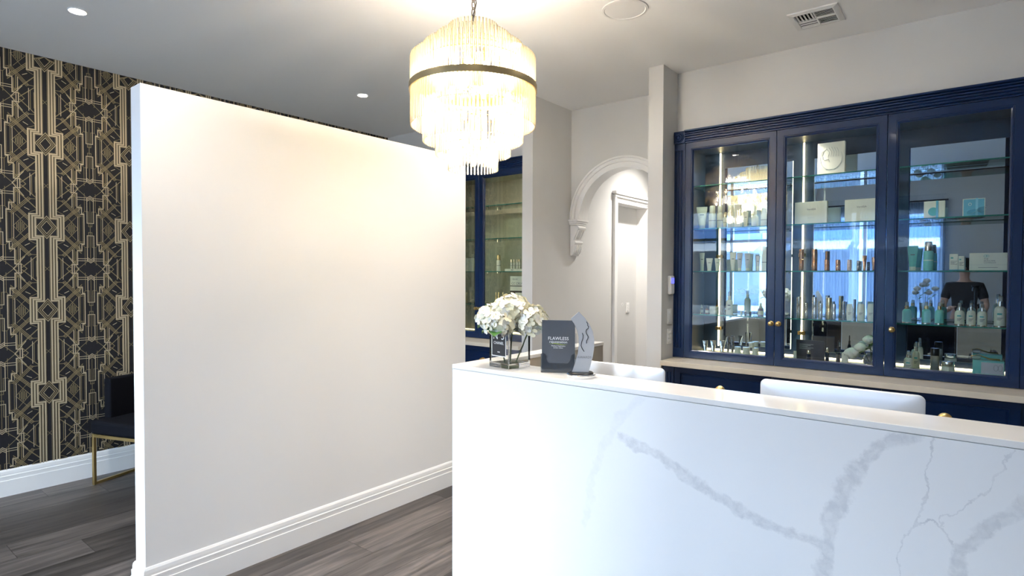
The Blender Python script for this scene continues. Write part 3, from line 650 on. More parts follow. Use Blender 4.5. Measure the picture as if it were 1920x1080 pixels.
# ------------------------------------------------------------------ ceiling fittings
t = thing('ceiling_vent', 'white square air vent with angled louvres in the ceiling', 'vent', (-0.774, 3.898, H))
m_vent = M('white_metal', (0.78, 0.77, 0.75), 0.4)
MB().frame(-0.135, 0.135, -0.14, 0.14, [(0, 0), (0.003, -0.006), (0.028, -0.012), (0.034, -0.011), (0.034, 0.0)], plane='Y').build('frame', m_vent, t).rotation_euler = (R(90), 0, 0)
MB().box(-0.1, 0.1, -0.105, 0.105, -0.0012, -0.0004).build('duct_shade', m_shadow, t)  # flat dark sheet: painted shade of the opening behind the louvres
MB().box(-0.004, 0.004, -0.106, 0.106, -0.01, -0.001).box(-0.1, -0.004, -0.004, 0.004, -0.01, -0.001).build('divider', m_vent, t)
def blades(x0, x1, y0, y1, n, along, tilt):
    for k in range(n):
        if along == 'x':
            q = MB().box((x0-x1)/2, (x1-x0)/2, -0.0065, 0.0065, -0.0008, 0.0008).build('louvre', m_vent, t, loc=((x0+x1)/2, y0+(y1-y0)*(k+.5)/n, -0.0075)); q.rotation_euler = (tilt, 0, 0)
        else:
            q = MB().box(-0.008, 0.008, (y0-y1)/2, (y1-y0)/2, -0.0008, 0.0008).build('louvre', m_vent, t, loc=(x0+(x1-x0)*(k+.5)/n, (y0+y1)/2, -0.0075)); q.rotation_euler = (0, tilt, 0)
blades(-0.1, -0.004, 0.004, 0.105, 3, 'x', -0.25); blades(-0.1, -0.004, -0.105, -0.004, 5, 'y', 0.6); blades(0.004, 0.1, -0.103, -0.006, 5, 'x', 0.5); blades(0.004, 0.1, 0.006, 0.103, 5, 'x', 0.5)
MB().box(0.004, 0.1, -0.006, 0.006, -0.012, -0.001).build('divider', m_vent, t)
t = thing('ceiling_speaker', 'round white speaker grille in the ceiling', 'speaker', (-1.63, 3.10, H))
MB().lathe([(0, -0.004), (0.116, -0.004), (0.12, -0.008), (0.132, -0.006), (0.134, 0), (0, 0)], (0, 0, 0), 48).build('grille', m_vent, t, smooth=True)
m_bulb = M('downlight_lens', (1, 1, 1), 0.3, emit=(1.0, 0.95, 0.87), estr=60)
DL = [(-4.183, 1.128, 'recessed downlight near the papered wall, closest to the camera'), (-4.182, 3.177, 'recessed downlight above the far end of the partition'), (-2.45, 3.121, 'recessed downlight behind the chandelier'),
      (-0.72, 2.9, 'recessed downlight over the desk, above the frame'), (-0.72, 0.9, 'recessed downlight above the camera'), (-2.45, 0.9, 'recessed downlight in front of the chandelier, above the frame'), (-2.45, 5.9, 'recessed downlight in the corridor behind the arch')]
for x, y, lb in DL:
    t = thing('downlight', lb, 'ceiling light', (x, y, H), group='recessed downlights')
    MB().lathe([(0.036, -0.0005), (0.045, -0.006), (0.047, -0.004), (0.048, 0)], (0, 0, 0), 32).build('rim', m_trim, t, smooth=True)
    MB().lathe([(0, -0.004), (0.034, -0.004), (0.036, -0.001), (0, -0.001)], (0, 0, 0), 24).build('lens', m_bulb, t, smooth=True)
    l = bpy.data.lights.new('downlight_beam', 'SPOT'); l.energy = 48 if y < 5 else 130; l.color = (1.0, 0.95, 0.89); l.spot_size = R(125); l.spot_blend = 1.0; l.shadow_soft_size = 0.035
    o = bpy.data.objects.new('downlight_beam', l); C.objects.link(o); o.parent = t; o.location = (0, 0, -0.02)

# ------------------------------------------------------------------ chandelier
m_rod = Mglass('crystal_rod', (1, 0.97, 0.9), 1.0, 0.4, (1.0, 0.9, 0.68), 0.05)
m_band = M('aged_brass_band', (0.5, 0.4, 0.22), 0.35, 0.9)
ch = thing('chandelier', 'tiered brass chandelier with clear glass rods on a dark chain', 'chandelier', (-2.02, 2.22, 0))
TI = [(0.314, 106), (0.252, 84), (0.188, 62), (0.124, 42)]
zup = [(2.505, 2.645), (2.56, 2.705), (2.615, 2.757), (2.665, 2.81)]        # rod bottom, top in the upper half
zlo = [(2.299, 2.475), (2.221, 2.42), (2.153, 2.345), (2.08, 2.24)]
def rodmesh(h, r=0.0048):
    m = MB().lathe([(0, 0), (r*0.8, 0), (r, 0.003), (r, h-0.003), (r*0.8, h), (0, h)], (0, 0, 0), 8)
    me = bpy.data.meshes.new('glass_rod'); me.from_pydata(m.v, [], m.f); me.polygons.foreach_set('use_smooth', [True]*len(me.polygons)); me.materials.append(m_rod)
    return me
rest = MB()
for i, (r, n) in enumerate(TI):
    for zz, solo in ((zup[i], i == 0), (zlo[i], i in (0, 3))):
        me = rodmesh(zz[1]-zz[0]) if solo else None
        for k in range(n):
            a = 2*PI*k/n
            if solo:
                o = link('glass_rod', me, ch); o.location = (r*math.cos(a), r*math.sin(a), zz[0])
            else:
                rest.lathe([(0.0001, 0), (0.0048, 0.002), (0.0048, zz[1]-zz[0]-0.002), (0.0001, zz[1]-zz[0])], (r*math.cos(a), r*math.sin(a), zz[0]), 6)
rest.build('inner_glass_rods', m_rod, ch, smooth=True, kind='stuff')
MB().lathe([(0.318, 2.474), (0.324, 2.474), (0.325, 2.49), (0.324, 2.506), (0.318, 2.506), (0.317, 2.49), (0.318, 2.474)], (0, 0, 0), 96).build('band', m_band, ch, smooth=True)
for i in (1, 2, 3):
    r = TI[i][0]
    for z in (zlo[i][1]-0.03, zup[i][0]+0.06):
        MB().lathe([(r+0.006, z), (r+0.008, z+0.002), (r+0.006, z+0.004), (r+0.004, z+0.002), (r+0.006, z)], (0, 0, 0), 72).build('tier_ring', m_brass, ch, smooth=True)
MB().tube([(0, 0, 2.1), (0, 0, 2.72)], 0.009, 12).build('centre_rod', m_brass, ch, smooth=True)
MB().lathe([(0, 2.715), (0.03, 2.715), (0.02, 2.74), (0.008, 2.75), (0, 2.75)], (0, 0, 0), 20).build('top_finial', m_brass, ch, smooth=True)
MB().lathe([(0.07, 2.489), (0.3, 2.489), (0.305, 2.491), (0.3, 2.493), (0.07, 2.493), (0.07, 2.489)], (0, 0, 0), 72).build('added_baffle', m_brass, ch)  # added baffle hidden by the rods; stops the upper bulbs shining downward
for k in range(4):
    a = k*PI/2+0.4
    MB().tube([(0, 0, 2.495), (0.316*math.cos(a), 0.316*math.sin(a), 2.495)], 0.005, 8).build('spoke', m_brass, ch)
    MB().tube([(0.06*math.cos(a), 0.06*math.sin(a), 2.2), (0.06*math.cos(a), 0.06*math.sin(a), 2.7)], 0.004, 8).build('strut', m_brass, ch)
m_lamp = M('chandelier_bulb', (1, 0.9, 0.7), 0.3, emit=(1.0, 0.78, 0.45), estr=40)
for k in range(17):
    if k < 8: a, rr, z = 2*PI*k/8+0.2, 0.2, 2.42
    elif k < 14: a, rr, z = 2*PI*k/6, 0.09, 2.59
    else: a, rr, z = 2*PI*k/3+0.5, 0.06, 2.22
    q = MB().lathe([(0, -0.03), (0.008, -0.028), (0.016, -0.01), (0.018, 0.005), (0.011, 0.025), (0.008, 0.03), (0, 0.03)], (rr*math.cos(a), rr*math.sin(a), z), 12).build('bulb', m_lamp, ch, smooth=True)
    l = bpy.data.lights.new('bulb_glow', 'POINT'); l.energy = 9 if 8 <= k < 14 else 2.9; l.color = (1.0, 0.93, 0.83); l.shadow_soft_size = 0.04
    o = bpy.data.objects.new('bulb_glow', l); C.objects.link(o); o.parent = ch; o.location = (rr*math.cos(a), rr*math.sin(a), z-0.075 if z < 2.5 else 2.532)
m_chain = M('bronze_chain', (0.12, 0.1, 0.08), 0.35, 0.9)
z = 2.75; k = 0
while z < H-0.03:
    pts = []
    for j in range(13):
        a = 2*PI*j/12; u, v = 0.011*math.cos(a), 0.024*math.sin(a); pts.append((u, 0, z+0.02+v) if k % 2 else (0, u, z+0.02+v))
    MB().tube(pts, 0.0026, 6).build('chain_link', m_chain, ch, smooth=True); z += 0.037; k += 1
MB().tube([(0.008+0.006*math.sin(q*1.3), 0.006*math.cos(q), 2.75+q*(H-2.75)/12) for q in range(13)], 0.003, 6).build('cord', m_black, ch, smooth=True)
MB().lathe([(0, H-0.03), (0.03, H-0.03), (0.055, H-0.01), (0.058, H), (0, H)], (0, 0, 0), 28).build('ceiling_rose', m_brass, ch, smooth=True)

# ------------------------------------------------------------------ chair by the papered wall
m_velvet = M('black_velvet', (0.004, 0.0045, 0.008), 0.8, spec=0.2, bump=0.1)
m_cgold = M('brushed_gold', (0.55, 0.4, 0.17), 0.35, 1.0)
t = thing('tub_chair', 'black velvet tub chair on a gold sled frame by the papered wall', 'chair', (-5.05, 1.40, 0), R(20))
W_, D_ = 0.56, 0.54
MB().box(0, W_, 0, D_-0.02, 0.375, 0.475).build('seat', m_velvet, t, bevel=0.025, seg=4)
ou, inn = [], []
for k in range(21):
    a = PI*k/20; cx, cy, rx, ry = W_/2, 0.26, W_/2, D_-0.26
    e = 0.55
    f = lambda v: math.copysign(abs(v)**e, v)
    ou.append((cx-rx*f(math.cos(a)), cy+ry*f(math.sin(a)))); inn.append((cx-(rx-0.065)*f(math.cos(a)), cy+(ry-0.065)*f(math.sin(a))))
pl = [(0, 0.11)]+ou+[(W_, 0.11), (W_-0.065, 0.11)]+inn[::-1]+[(0.065, 0.11)]
bk = MB(); nn = len(pl); half = nn//2
lo = [(x_, y_, 0.46) for x_, y_ in pl]; hi = [(x_, y_, 0.77) for x_, y_ in pl]
bk.add(lo+hi, [(i, (i+1) % nn, (i+1) % nn+nn, i+nn) for i in range(nn)]+[(nn+i, nn+i+1, 2*nn-2-i, 2*nn-1-i) for i in range(half-1)]+[(i+1, i, nn-1-i, nn-2-i) for i in range(half-1)])
bk.build('backrest', m_velvet, t, bevel=0.012, seg=3)
for x_ in (0.008, W_-0.028):
    g = MB(); g.box(x_, x_+0.02, 0.01, 0.03, 0, 0.375); g.box(x_, x_+0.02, D_-0.06, D_-0.04, 0, 0.375); g.box(x_, x_+0.02, 0.03, D_-0.06, 0, 0.02); g.box(x_, x_+0.02, 0.03, D_-0.06, 0.355, 0.375)
    g.build('sled_leg', m_cgold, t, bevel=0.0015)
for y_ in (0.01, D_-0.06): MB().box(0.028, W_-0.028, y_, y_+0.02, 0.352, 0.375).build('cross_bar', m_cgold, t, bevel=0.0015)

# ------------------------------------------------------------------ products on the shelves
col = {'ivory': ((0.78, 0.77, 0.68), .4, 0), 'cream': ((0.8, 0.78, 0.66), .4, 0), 'lilac': ((0.62, 0.6, 0.66), .4, 0), 'clear': None, 'amber': ((0.16, 0.05, 0.02), .15, 0),
       'amberb': ((0.4, 0.16, 0.02), .15, 0), 'navyglass': ((0.02, 0.03, 0.06), .15, 0), 'violet': ((0.3, 0.24, 0.36), .3, 0), 'silver': ((0.82, 0.82, 0.78), .22, .9),
       'pewter': ((0.3, 0.31, 0.32), .25, .9), 'frost': ((0.72, 0.73, 0.66), .3, 0), 'copper': ((0.78, 0.4, 0.2), .22, .9), 'blush': ((0.75, 0.55, 0.52), .3, .4),
       'champagne': ((0.75, 0.66, 0.5), .22, .9), 'steel': ((0.7, 0.72, 0.74), .2, .9), 'gold': ((0.78, 0.62, 0.3), .22, .9), 'charcoal': ((0.09, 0.08, 0.1), .4, 0),
       'aqua': ((0.15, 0.45, 0.62), .45, 0), 'teal': ((0.2, 0.58, 0.55), .3, 0), 'black': ((0.015, 0.015, 0.015), .3, 0)}
m_col = {k: (M('product_'+k, v[0], v[1], v[2]) if v else m_vglass) for k, v in col.items()}
m_ink = M('grey_ink', (0.2, 0.2, 0.21), 0.6); m_aqua = m_col['aqua']; m_tealink = M('teal_ink', (0.1, 0.45, 0.45), 0.6); m_relief = M('embossed_card', (0.6, 0.62, 0.6), 0.35)
m_cap = Mglass('clear_cap', (0.9, 0.92, 0.9), 1.0, 0.35, (0.85, 0.86, 0.8))
cname = {'ivory': 'ivory', 'cream': 'cream', 'lilac': 'pale grey', 'clear': 'clear glass', 'amber': 'dark amber', 'amberb': 'bright amber', 'navyglass': 'dark glass', 'violet': 'violet', 'silver': 'silver',
         'pewter': 'pewter', 'frost': 'frosted', 'copper': 'copper', 'blush': 'blush pink', 'champagne': 'champagne', 'steel': 'steel', 'gold': 'gold', 'charcoal': 'charcoal', 'aqua': 'blue', 'teal': 'teal', 'black': 'black'}
kname = {'tube': ('cosmetic_tube', 'tapered tube'), 'slimtube': ('cosmetic_tube', 'slim tube'), 'bottle': ('cosmetic_bottle', 'capped bottle'), 'vial': ('cosmetic_vial', 'small vial'), 'box': ('product_box', 'upright carton'),
         'dropper': ('dropper_bottle', 'dropper bottle'), 'jar': ('cosmetic_jar', 'cream jar'), 'pump': ('pump_bottle', 'pump bottle'), 'bigbox': ('gift_box', 'flat presentation box'), 'cyl': ('cosmetic_cylinder', 'cylinder bottle'),
         'oval': ('oval_bottle', 'rounded bottle'), 'card': ('display_card', 'printed display card'), 'tag': ('product_tag', 'rounded tag bottle'), 'gift': ('ribboned_box', 'ribboned gift box'), 'toner': ('toner_bottle', 'bottle with black cap'),
         'flatbox': ('product_box', 'long low carton'), 'vase': ('bubble_vase', 'round bubble vase')}
SN = {1: 'top shelf', 2: 'second shelf', 3: 'third shelf', 4: 'fourth shelf', 5: 'bottom board'}
BN = {0: 'alcove cabinet', 1: 'first door by the pillar', 2: 'middle door', 3: 'third door'}
ORD = ['first', 'second', 'third', 'fourth', 'fifth', 'sixth', 'seventh', 'eighth']
PR = [(1,2,'tube',-1.669,.079,.174,'ivory'),(1,2,'bottle',-1.588,.051,.177,'ivory'),(1,2,'bottle',-1.53,.04,.173,'ivory'),(1,2,'vial',-1.491,.027,.122,'ivory'),(1,2,'bottle',-1.449,.046,.171,'ivory'),
(1,2,'box',-1.388,.046,.17,'ivory'),(1,2,'tube',-1.34,.036,.116,'ivory'),(1,2,'dropper',-1.274,.047,.155,'ivory'),(1,2,'bottle',-1.212,.042,.135,'ivory'),
(1,3,'slimtube',-1.664,.037,.14,'ivory'),(1,3,'tube',-1.606,.048,.098,'ivory'),(1,3,'tube',-1.544,.041,.097,'ivory'),(1,3,'tube',-1.429,.045,.14,'ivory'),(1,3,'tube',-1.379,.039,.135,'lilac'),
(1,3,'tube',-1.323,.04,.129,'lilac'),(1,3,'slimtube',-1.249,.029,.108,'lilac'),(1,3,'bottle',-1.205,.035,.177,'ivory'),
(1,4,'dropper',-1.663,.022,.067,'clear'),(1,4,'dropper',-1.621,.027,.065,'amber'),(1,4,'jar',-1.566,.069,.055,'ivory'),(1,4,'dropper',-1.575,.024,.108,'amberb',4.55),(1,4,'pump',-1.451,.049,.171,'ivory'),
(1,4,'vial',-1.363,.015,.03,'ivory'),(1,4,'vial',-1.333,.014,.035,'navyglass'),(1,4,'vial',-1.298,.014,.033,'navyglass'),(1,4,'dropper',-1.226,.04,.094,'violet'),
(1,5,'tube',-1.633,.042,.09,'silver'),(1,5,'tube',-1.571,.044,.095,'silver'),(1,5,'tube',-1.503,.042,.1,'silver'),(1,5,'tube',-1.457,.023,.13,'pewter'),(1,5,'tube',-1.425,.026,.13,'pewter'),
(1,5,'jar',-1.386,.045,.06,'frost'),(1,5,'jar',-1.323,.05,.062,'frost'),(1,5,'jar',-1.287,.04,.038,'frost',4.46,.063),(1,5,'jar',-1.26,.043,.062,'frost'),
(2,1,'bigbox',-.776,.164,.217,'ivory'),(2,2,'bigbox',-.896,.2,.153,'ivory'),(2,2,'bigbox',-.597,.188,.148,'ivory'),
(2,3,'cyl',-.958,.03,.152,'copper'),(2,3,'cyl',-.875,.032,.15,'copper'),(2,3,'cyl',-.8,.026,.075,'copper'),(2,3,'cyl',-.732,.027,.074,'copper'),(2,3,'cyl',-.663,.027,.073,'blush'),(2,3,'cyl',-.611,.021,.066,'pewter'),
(2,3,'tube',-.577,.027,.1,'copper'),(2,3,'tube',-.516,.024,.089,'copper'),
(2,4,'cyl',-.97,.028,.147,'champagne'),(2,4,'cyl',-.923,.021,.104,'champagne'),(2,4,'cyl',-.869,.03,.146,'steel'),(2,4,'cyl',-.831,.021,.103,'steel'),(2,4,'cyl',-.78,.031,.145,'gold'),(2,4,'cyl',-.75,.021,.102,'steel'),
(2,4,'cyl',-.693,.019,.122,'pewter'),(2,4,'oval',-.658,.04,.106,'ivory'),(2,4,'oval',-.592,.046,.108,'ivory'),(2,4,'oval',-.536,.045,.11,'ivory'),
(2,5,'card',-.902,.18,.14,'charcoal',4.5),(2,5,'cyl',-.98,.021,.067,'ivory',4.41),(2,5,'vial',-.893,.026,.08,'navyglass',4.41),(2,5,'vial',-.788,.023,.1,'navyglass'),(2,5,'dropper',-.722,.025,.155,'navyglass'),(2,5,'tag',-.675,.038,.085,'ivory',4.42),(2,5,'vase',-.535,.09,.085,'clear'),
(3,2,'gift',-.207,.106,.105,'ivory'),(3,2,'gift',-.017,.105,.106,'aqua'),(3,3,'tube',-.315,.056,.156,'teal'),(3,3,'bottle',-.234,.052,.18,'teal'),(3,3,'box',-.107,.042,.1,'ivory'),(3,3,'box',-.07,.028,.087,'ivory'),(3,3,'bigbox',.054,.174,.103,'ivory'),
(3,4,'pump',-.34,.05,.13,'teal'),(3,4,'pump',-.239,.046,.133,'teal'),(3,4,'pump',-.173,.047,.132,'teal'),(3,4,'pump',-.074,.049,.132,'cream'),(3,4,'pump',-.019,.045,.134,'cream'),(3,4,'pump',.033,.047,.129,'cream'),(3,4,'pump',.115,.056,.179,'cream'),
(3,5,'pump',-.323,.05,.123,'cream',4.41),(3,5,'pump',-.292,.04,.171,'cream',4.53),(3,5,'toner',-.191,.046,.146,'clear'),(3,5,'jar',-.125,.066,.07,'frost'),(3,5,'flatbox',.066,.147,.09,'teal',4.47),
(0,3,'bottle',-3.731,.042,.163,'cream'),(0,3,'flatbox',-3.545,.213,.024,'cream'),(0,3,'vial',-3.571,.016,.09,'cream',4.48,.025),(0,3,'vial',-3.537,.016,.09,'cream',4.48,.025),(0,3,'vial',-3.498,.016,.09,'cream',4.48,.025),(0,3,'vial',-3.471,.015,.09,'cream',4.48,.025),
(0,3,'box',-4.162,.038,.138,'cream'),(0,3,'box',-4.106,.045,.137,'cream'),(0,4,'card',-3.548,.213,.279,'cream',4.57),(0,4,'cyl',-3.763,.013,.118,'gold'),(0,4,'cyl',-3.728,.016,.118,'gold'),(0,4,'cyl',-3.672,.015,.12,'gold'),
(0,4,'cyl',-3.611,.026,.11,'black'),(0,4,'cyl',-3.571,.026,.111,'black'),(0,4,'box',-3.475,.092,.119,'cream'),(0,4,'cyl',-4.17,.017,.109,'gold'),(0,4,'cyl',-4.106,.011,.11,'gold')]
cnt = {}; idx = {}
for p in PR: cnt[p[:3]+(p[6],)] = cnt.get(p[:3]+(p[6],), 0)+1
BXK = ('bigbox', 'box', 'gift', 'flatbox', 'card')
def lines(par, x0, x1, z, y, n, mat=None, h=0.0022, gap=0.006):
    for i in range(n): MB().box(x0, x1-(i % 3)*(x1-x0)*0.2, y-0.0004, y, z-i*gap, z-i*gap+h).build('print_line', mat or m_ink, par)
for p in PR:
    bay, sh, k, x, wd, h, c = p[:7]; y = p[7] if len(p) > 7 else (4.42 if k in BXK else 4.46); dz = p[8] if len(p) > 8 else 0
    if bay == 0 and len(p) < 8: y = 4.48
    key = (bay, sh, k, c); idx[key] = idx.get(key, -1)+1
    desc = f'{cname[c]} {kname[k][1]}'
    lb = (f'{ORD[idx[key]]} {desc} from the left, ' if cnt[key] > 1 else desc+', ')+f'{SN[sh]}, {BN[bay]}'
    if bay == 0 and k == 'card': lb = 'cream printed display card reading CC CREAM, fourth shelf, alcove cabinet'
    t = thing(kname[k][0], lb, kname[k][1].split()[-1] if k not in ('toner',) else 'bottle', (x, y, SH[sh]+dz), 0, f'products on the {SN[sh]}, {BN[bay]}')
    m = m_col[c]; r = wd/2; rz = math.atan2(x, y)
    if k in ('tube', 'slimtube'):
        hc = h*(0.16 if k == 'tube' else 0.32); rc = r*(0.62 if k == 'tube' else 0.7)
        t.rotation_euler[2] = -rz
        MB().lathe([(0, 0), (rc*0.95, 0), (rc, 0.002), (rc, hc), (0, hc)], (0, 0, 0), 20).build('cap', m_col['silver'] if c in ('pewter',) else (m_col['cream'] if c in ('teal', 'ivory', 'lilac') else m), t, smooth=True)
        L = []
        for u in (0, 0.03, 0.3, 0.6, 0.9, 0.92, 1):
            v = min(u/0.92, 1); a_, b_ = rc*1.02*(1-v)+r*v, rc*1.02*(1-v)+0.0012*v
            L.append([(a_*math.cos(2*PI*q/20), b_*math.sin(2*PI*q/20), hc+(h-hc)*u) for q in range(20)])
        MB().loops(L, cap0=True, cap1=True).build('body', m, t, smooth=True)
        MB().box(-r*0.4, r*0.4, -rc*0.68, -rc*0.66, h*0.62, h*0.66).build('print_line', m_ink, t)
    elif k in ('bottle', 'vial'):
        hc = h*0.68
        MB().lathe([(0, 0), (r*0.94, 0), (r, 0.003), (r, hc*0.93), (r*0.93, hc*0.98), (r*0.7, hc), (0, hc)], (0, 0, 0), 20).build('body', m, t, smooth=True)
        MB().lathe([(0, hc), (r*0.78, hc), (r*0.8, hc+0.002), (r*0.78, h-0.006), (r*0.6, h), (0, h)], (0, 0, 0), 20).build('cap', m_col['champagne'] if c == 'teal' or k == 'vial' else m_col['ivory' if bay else 'gold'], t, smooth=True)
        MB().lathe([(r*1.006, hc*0.5), (r*1.01, hc*0.5), (r*1.01, hc*0.54), (r*1.006, hc*0.54)], (0, 0, 0), 20).build('print_band', m_ink if c != 'teal' else m_col['cream'], t, smooth=True)
    elif k == 'dropper':
        hb = h*0.58
        MB().lathe([(0, 0), (r*0.95, 0), (r, 0.003), (r, hb*0.8), (r*0.7, hb*0.95), (r*0.4, hb), (0, hb)], (0, 0, 0), 18).build('body', m, t, smooth=True)
        MB().lathe([(r*1.005, hb*0.15), (r*1.02, hb*0.15), (r*1.02, hb*0.68), (r*1.005, hb*0.68)], (0, 0, 0), 18).build('label', m_col['ivory'] if c != 'navyglass' else m_col['charcoal'], t, smooth=True)
        MB().lathe([(0, hb), (r*0.55, hb), (r*0.55, hb+h*0.16), (r*0.3, hb+h*0.17), (r*0.34, h-0.01), (r*0.2, h), (0, h)], (0, 0, 0), 16).build('dropper', m_col['ivory'] if c in ('ivory', 'clear', 'violet') else m_black, t, smooth=True)
    elif k == 'jar':
        hb = h*0.6
        MB().lathe([(0, 0), (r*0.9, 0), (r*0.98, 0.004), (r, hb*0.5), (r*0.98, hb-0.002), (0, hb)], (0, 0, 0), 28).build('body', m, t, smooth=True)
        MB().lathe([(0, hb), (r*0.97, hb), (r, hb+0.002), (r, h-0.002), (r*0.97, h), (0, h)], (0, 0, 0), 28).build('lid', m_col['silver'] if bay == 3 else m, t, smooth=True)
    elif k == 'pump':
        hb = h*0.66
        MB().lathe([(0, 0.004), (r*0.97, 0.004), (r, 0.008), (r, hb*0.74), (r*0.93, hb*0.87), (r*0.7, hb*0.96), (r*0.42, hb), (0, hb)], (0, 0, 0), 24).build('body', m, t, smooth=True)
        MB().lathe([(0, 0), (r*1.01, 0), (r*1.01, 0.004), (0, 0.004)], (0, 0, 0), 24).build('foot_band', m_col['champagne'] if bay == 3 else m, t, smooth=True)
        MB().lathe([(0, hb), (r*0.46, hb), (r*0.46, hb+h*0.16), (0, hb+h*0.16)], (0, 0, 0), 18).build('collar', m_col['gold'] if bay == 3 and c == 'teal' else (m_col['silver'] if bay == 3 else m), t, smooth=True)
        MB().lathe([(0, hb+h*0.16), (r*0.4, hb+h*0.16), (r*0.38, h-0.004), (r*0.28, h), (0, h)], (0, 0, 0), 18).build('pump_cap', m_cap, t, smooth=True)
        t.rotation_euler[2] = -rz
        if c == 'cream' or bay == 1:
            MB().box(-r*0.5, r*0.3, -r*1.02, -r*0.98, hb*0.58, hb*0.66).build('logo', m_tealink if bay == 3 else m_ink, t); lines(t, -r*0.5, r*0.5, hb*0.42, -r*1.0, 3, h=0.0025)
    elif k in ('cyl', 'toner'):
        hb = h*0.52 if k == 'cyl' else h*0.68
        MB().lathe([(0, 0), (r*0.96, 0), (r, 0.002), (r, hb-0.001), (r*0.96, hb), (0, hb)], (0, 0, 0), 22).build('body', m if k == 'cyl' else m_cap, t, smooth=True)
        MB().lathe([(0, hb+0.001), (r*0.98, hb+0.001), (r, hb+0.003), (r, h-0.003), (r*0.94, h), (0, h)], (0, 0, 0), 22).build('cap', m if k == 'cyl' else m_black, t, smooth=True)
        if k == 'toner': MB().lathe([(0, 0.003), (r*0.8, 0.003), (r*0.8, hb*0.6), (0, hb*0.6)], (0, 0, 0), 20).build('liquid', m_col['navyglass'], t, smooth=True)
        else: lines(t, -r*0.4, r*0.4, hb*0.6, -r, 2)
    elif k == 'oval':
        MB().lathe([(0, 0), (r*0.82, 0), (r*0.86, 0.004), (r, h*0.45), (r*0.97, h*0.6), (r*0.78, h*0.97), (r*0.7, h), (0, h)], (0, 0, 0), 24, 1, 0.55).build('body', m, t, smooth=True)
        t.rotation_euler[2] = -rz; lines(t, -r*0.5, r*0.5, h*0.45, -r*0.565, 3)
    elif k == 'tag':
        pl = [(-r, 0), (r, 0), (r, h-r*0.7)]+[(r*math.cos(PI*q/10), h-r*0.7+r*0.7*math.sin(PI*q/10)) for q in range(1, 10)]+[(-r, h-r*0.7)]
        MB().prism(pl, -0.009, 0.009, 'Y').build('body', m, t, bevel=0.003); text('lettering', 'v', 0.02, m_ink, t, (0, -0.0095, h*0.74))
    elif k == 'vase':
        MB().lathe([(0.0, 0.0), (r*0.5, 0), (r*0.86, h*0.18), (r, h*0.45), (r*0.85, h*0.75), (r*0.5, h), (r*0.46, h), (r*0.8, h*0.74), (r*0.95, h*0.45), (r*0.8, h*0.2), (0, 0.006)], (0, 0, 0), 28).build('glass', m_vglass, t, smooth=True)
    else:
        dp = {'bigbox': 0.04, 'box': 0.035, 'gift': 0.06, 'flatbox': 0.07, 'card': 0.012}[k]
        if bay == 0: dp = min(dp, 0.05)
        if k == 'card' and bay == 0:
            MB().box(-r, r, 0, dp, 0.135, h).build('panel', m, t); MB().box(-r, r, -0.004, dp+0.004, 0, 0.134).build('base', m_black, t)
            text('lettering', 'CC CREAM', 0.034, m_ink, t, (-0.006, -0.0006, 0.195)); text('lettering', 'SKIN CARE', 0.014, m_ink, t, (-0.045, -0.0006, 0.245))
            MB().box(-r, r, -0.0006, 0, 0.178, 0.186).build('print_band', m_black, t); MB().box(r*0.75, r, -0.0006, 0, 0.135, 0.178).build('print_patch', m_col['copper'], t)
        else:
            bd = MB().box(-r, r, 0, dp, 0, h).build('body', m, t, bevel=0.0015)
        if k == 'bigbox' and sh == 1:
            pts = [(-.03, .17), (-.045, .16), (-.047, .145), (-.055, .13), (-.048, .122), (-.05, .11), (-.04, .10), (-.015, .105), (-.01, .085)]
            MB().tube([(a_, -0.001, b_) for a_, b_ in pts], 0.0016, 6).build('embossed_line', m_relief, t, smooth=True)
            MB().tube([(0.065*math.sin(q*2*PI/28), -0.0008, 0.112+0.078*math.cos(q*2*PI/28)) for q in range(5, 25)], 0.0014, 6).build('embossed_ring', m_relief, t, smooth=True)
            for q in range(5): MB().tube([(-.03+.016*q, -0.001, .185-.004*abs(q-2)), (-.01+.014*q, -0.001, .15), (-.02+.016*q, -0.001, .12)], 0.0013, 6).build('embossed_line', m_relief, t, smooth=True)
            lines(t, -0.03, 0.03, 0.035, 0, 1, m_ink, 0.0018)
        elif k == 'bigbox' and bay == 2:
            text('lettering', 'VerdiSA', 0.017, m_ink, t, (0.004, -0.0006, h*0.62))
            if x < -0.8: lines(t, -0.02, 0.022, h*0.27, 0, 1, m_relief); MB().tube([(-0.014, -0.0006, h*0.47), (0.002, -0.0006, h*0.42), (0.016, -0.0006, h*0.47)], 0.0008, 6).build('emblem', m_relief, t)
        elif k == 'bigbox':
            MB().box(-r, r, -0.0006, 0, h*0.31, h*0.325).build('lid_gap', m_relief, t)
            text('lettering', 'THE\nSKINCARE\nCOMPANY', 0.0115, m_ink, t, (-0.02, -0.0006, h*0.62), align='LEFT'); lines(t, -0.045, 0.045, h*0.16, 0, 1)
            MB().tube([(-0.012+0.008*math.cos(q*0.7), -0.0006, h*0.82+0.007*math.sin(q*0.7)) for q in range(10)]+[(-0.003+0.007*math.cos(q*0.7+3), -0.0006, h*0.82+0.006*math.sin(q*0.7+3)) for q in range(10)], 0.0009, 6).build('emblem', m_tealink, t)
        elif k == 'box' and bay == 3:
            MB().box(-r*0.7, -r*0.1, -0.0005, 0, h*0.72, h*0.8).build('logo', m_tealink, t); lines(t, -r*0.7, r*0.8, h*0.55, 0, 4); MB().box(-r, r, -0.0005, 0, 0, 0.006).build('base_band', m_aqua, t)
        elif k == 'card' and bay == 2:
            lines(t, -0.07, 0.02, h*0.78, 0, 5, m_relief, 0.002, 0.008)
        elif k == 'gift':
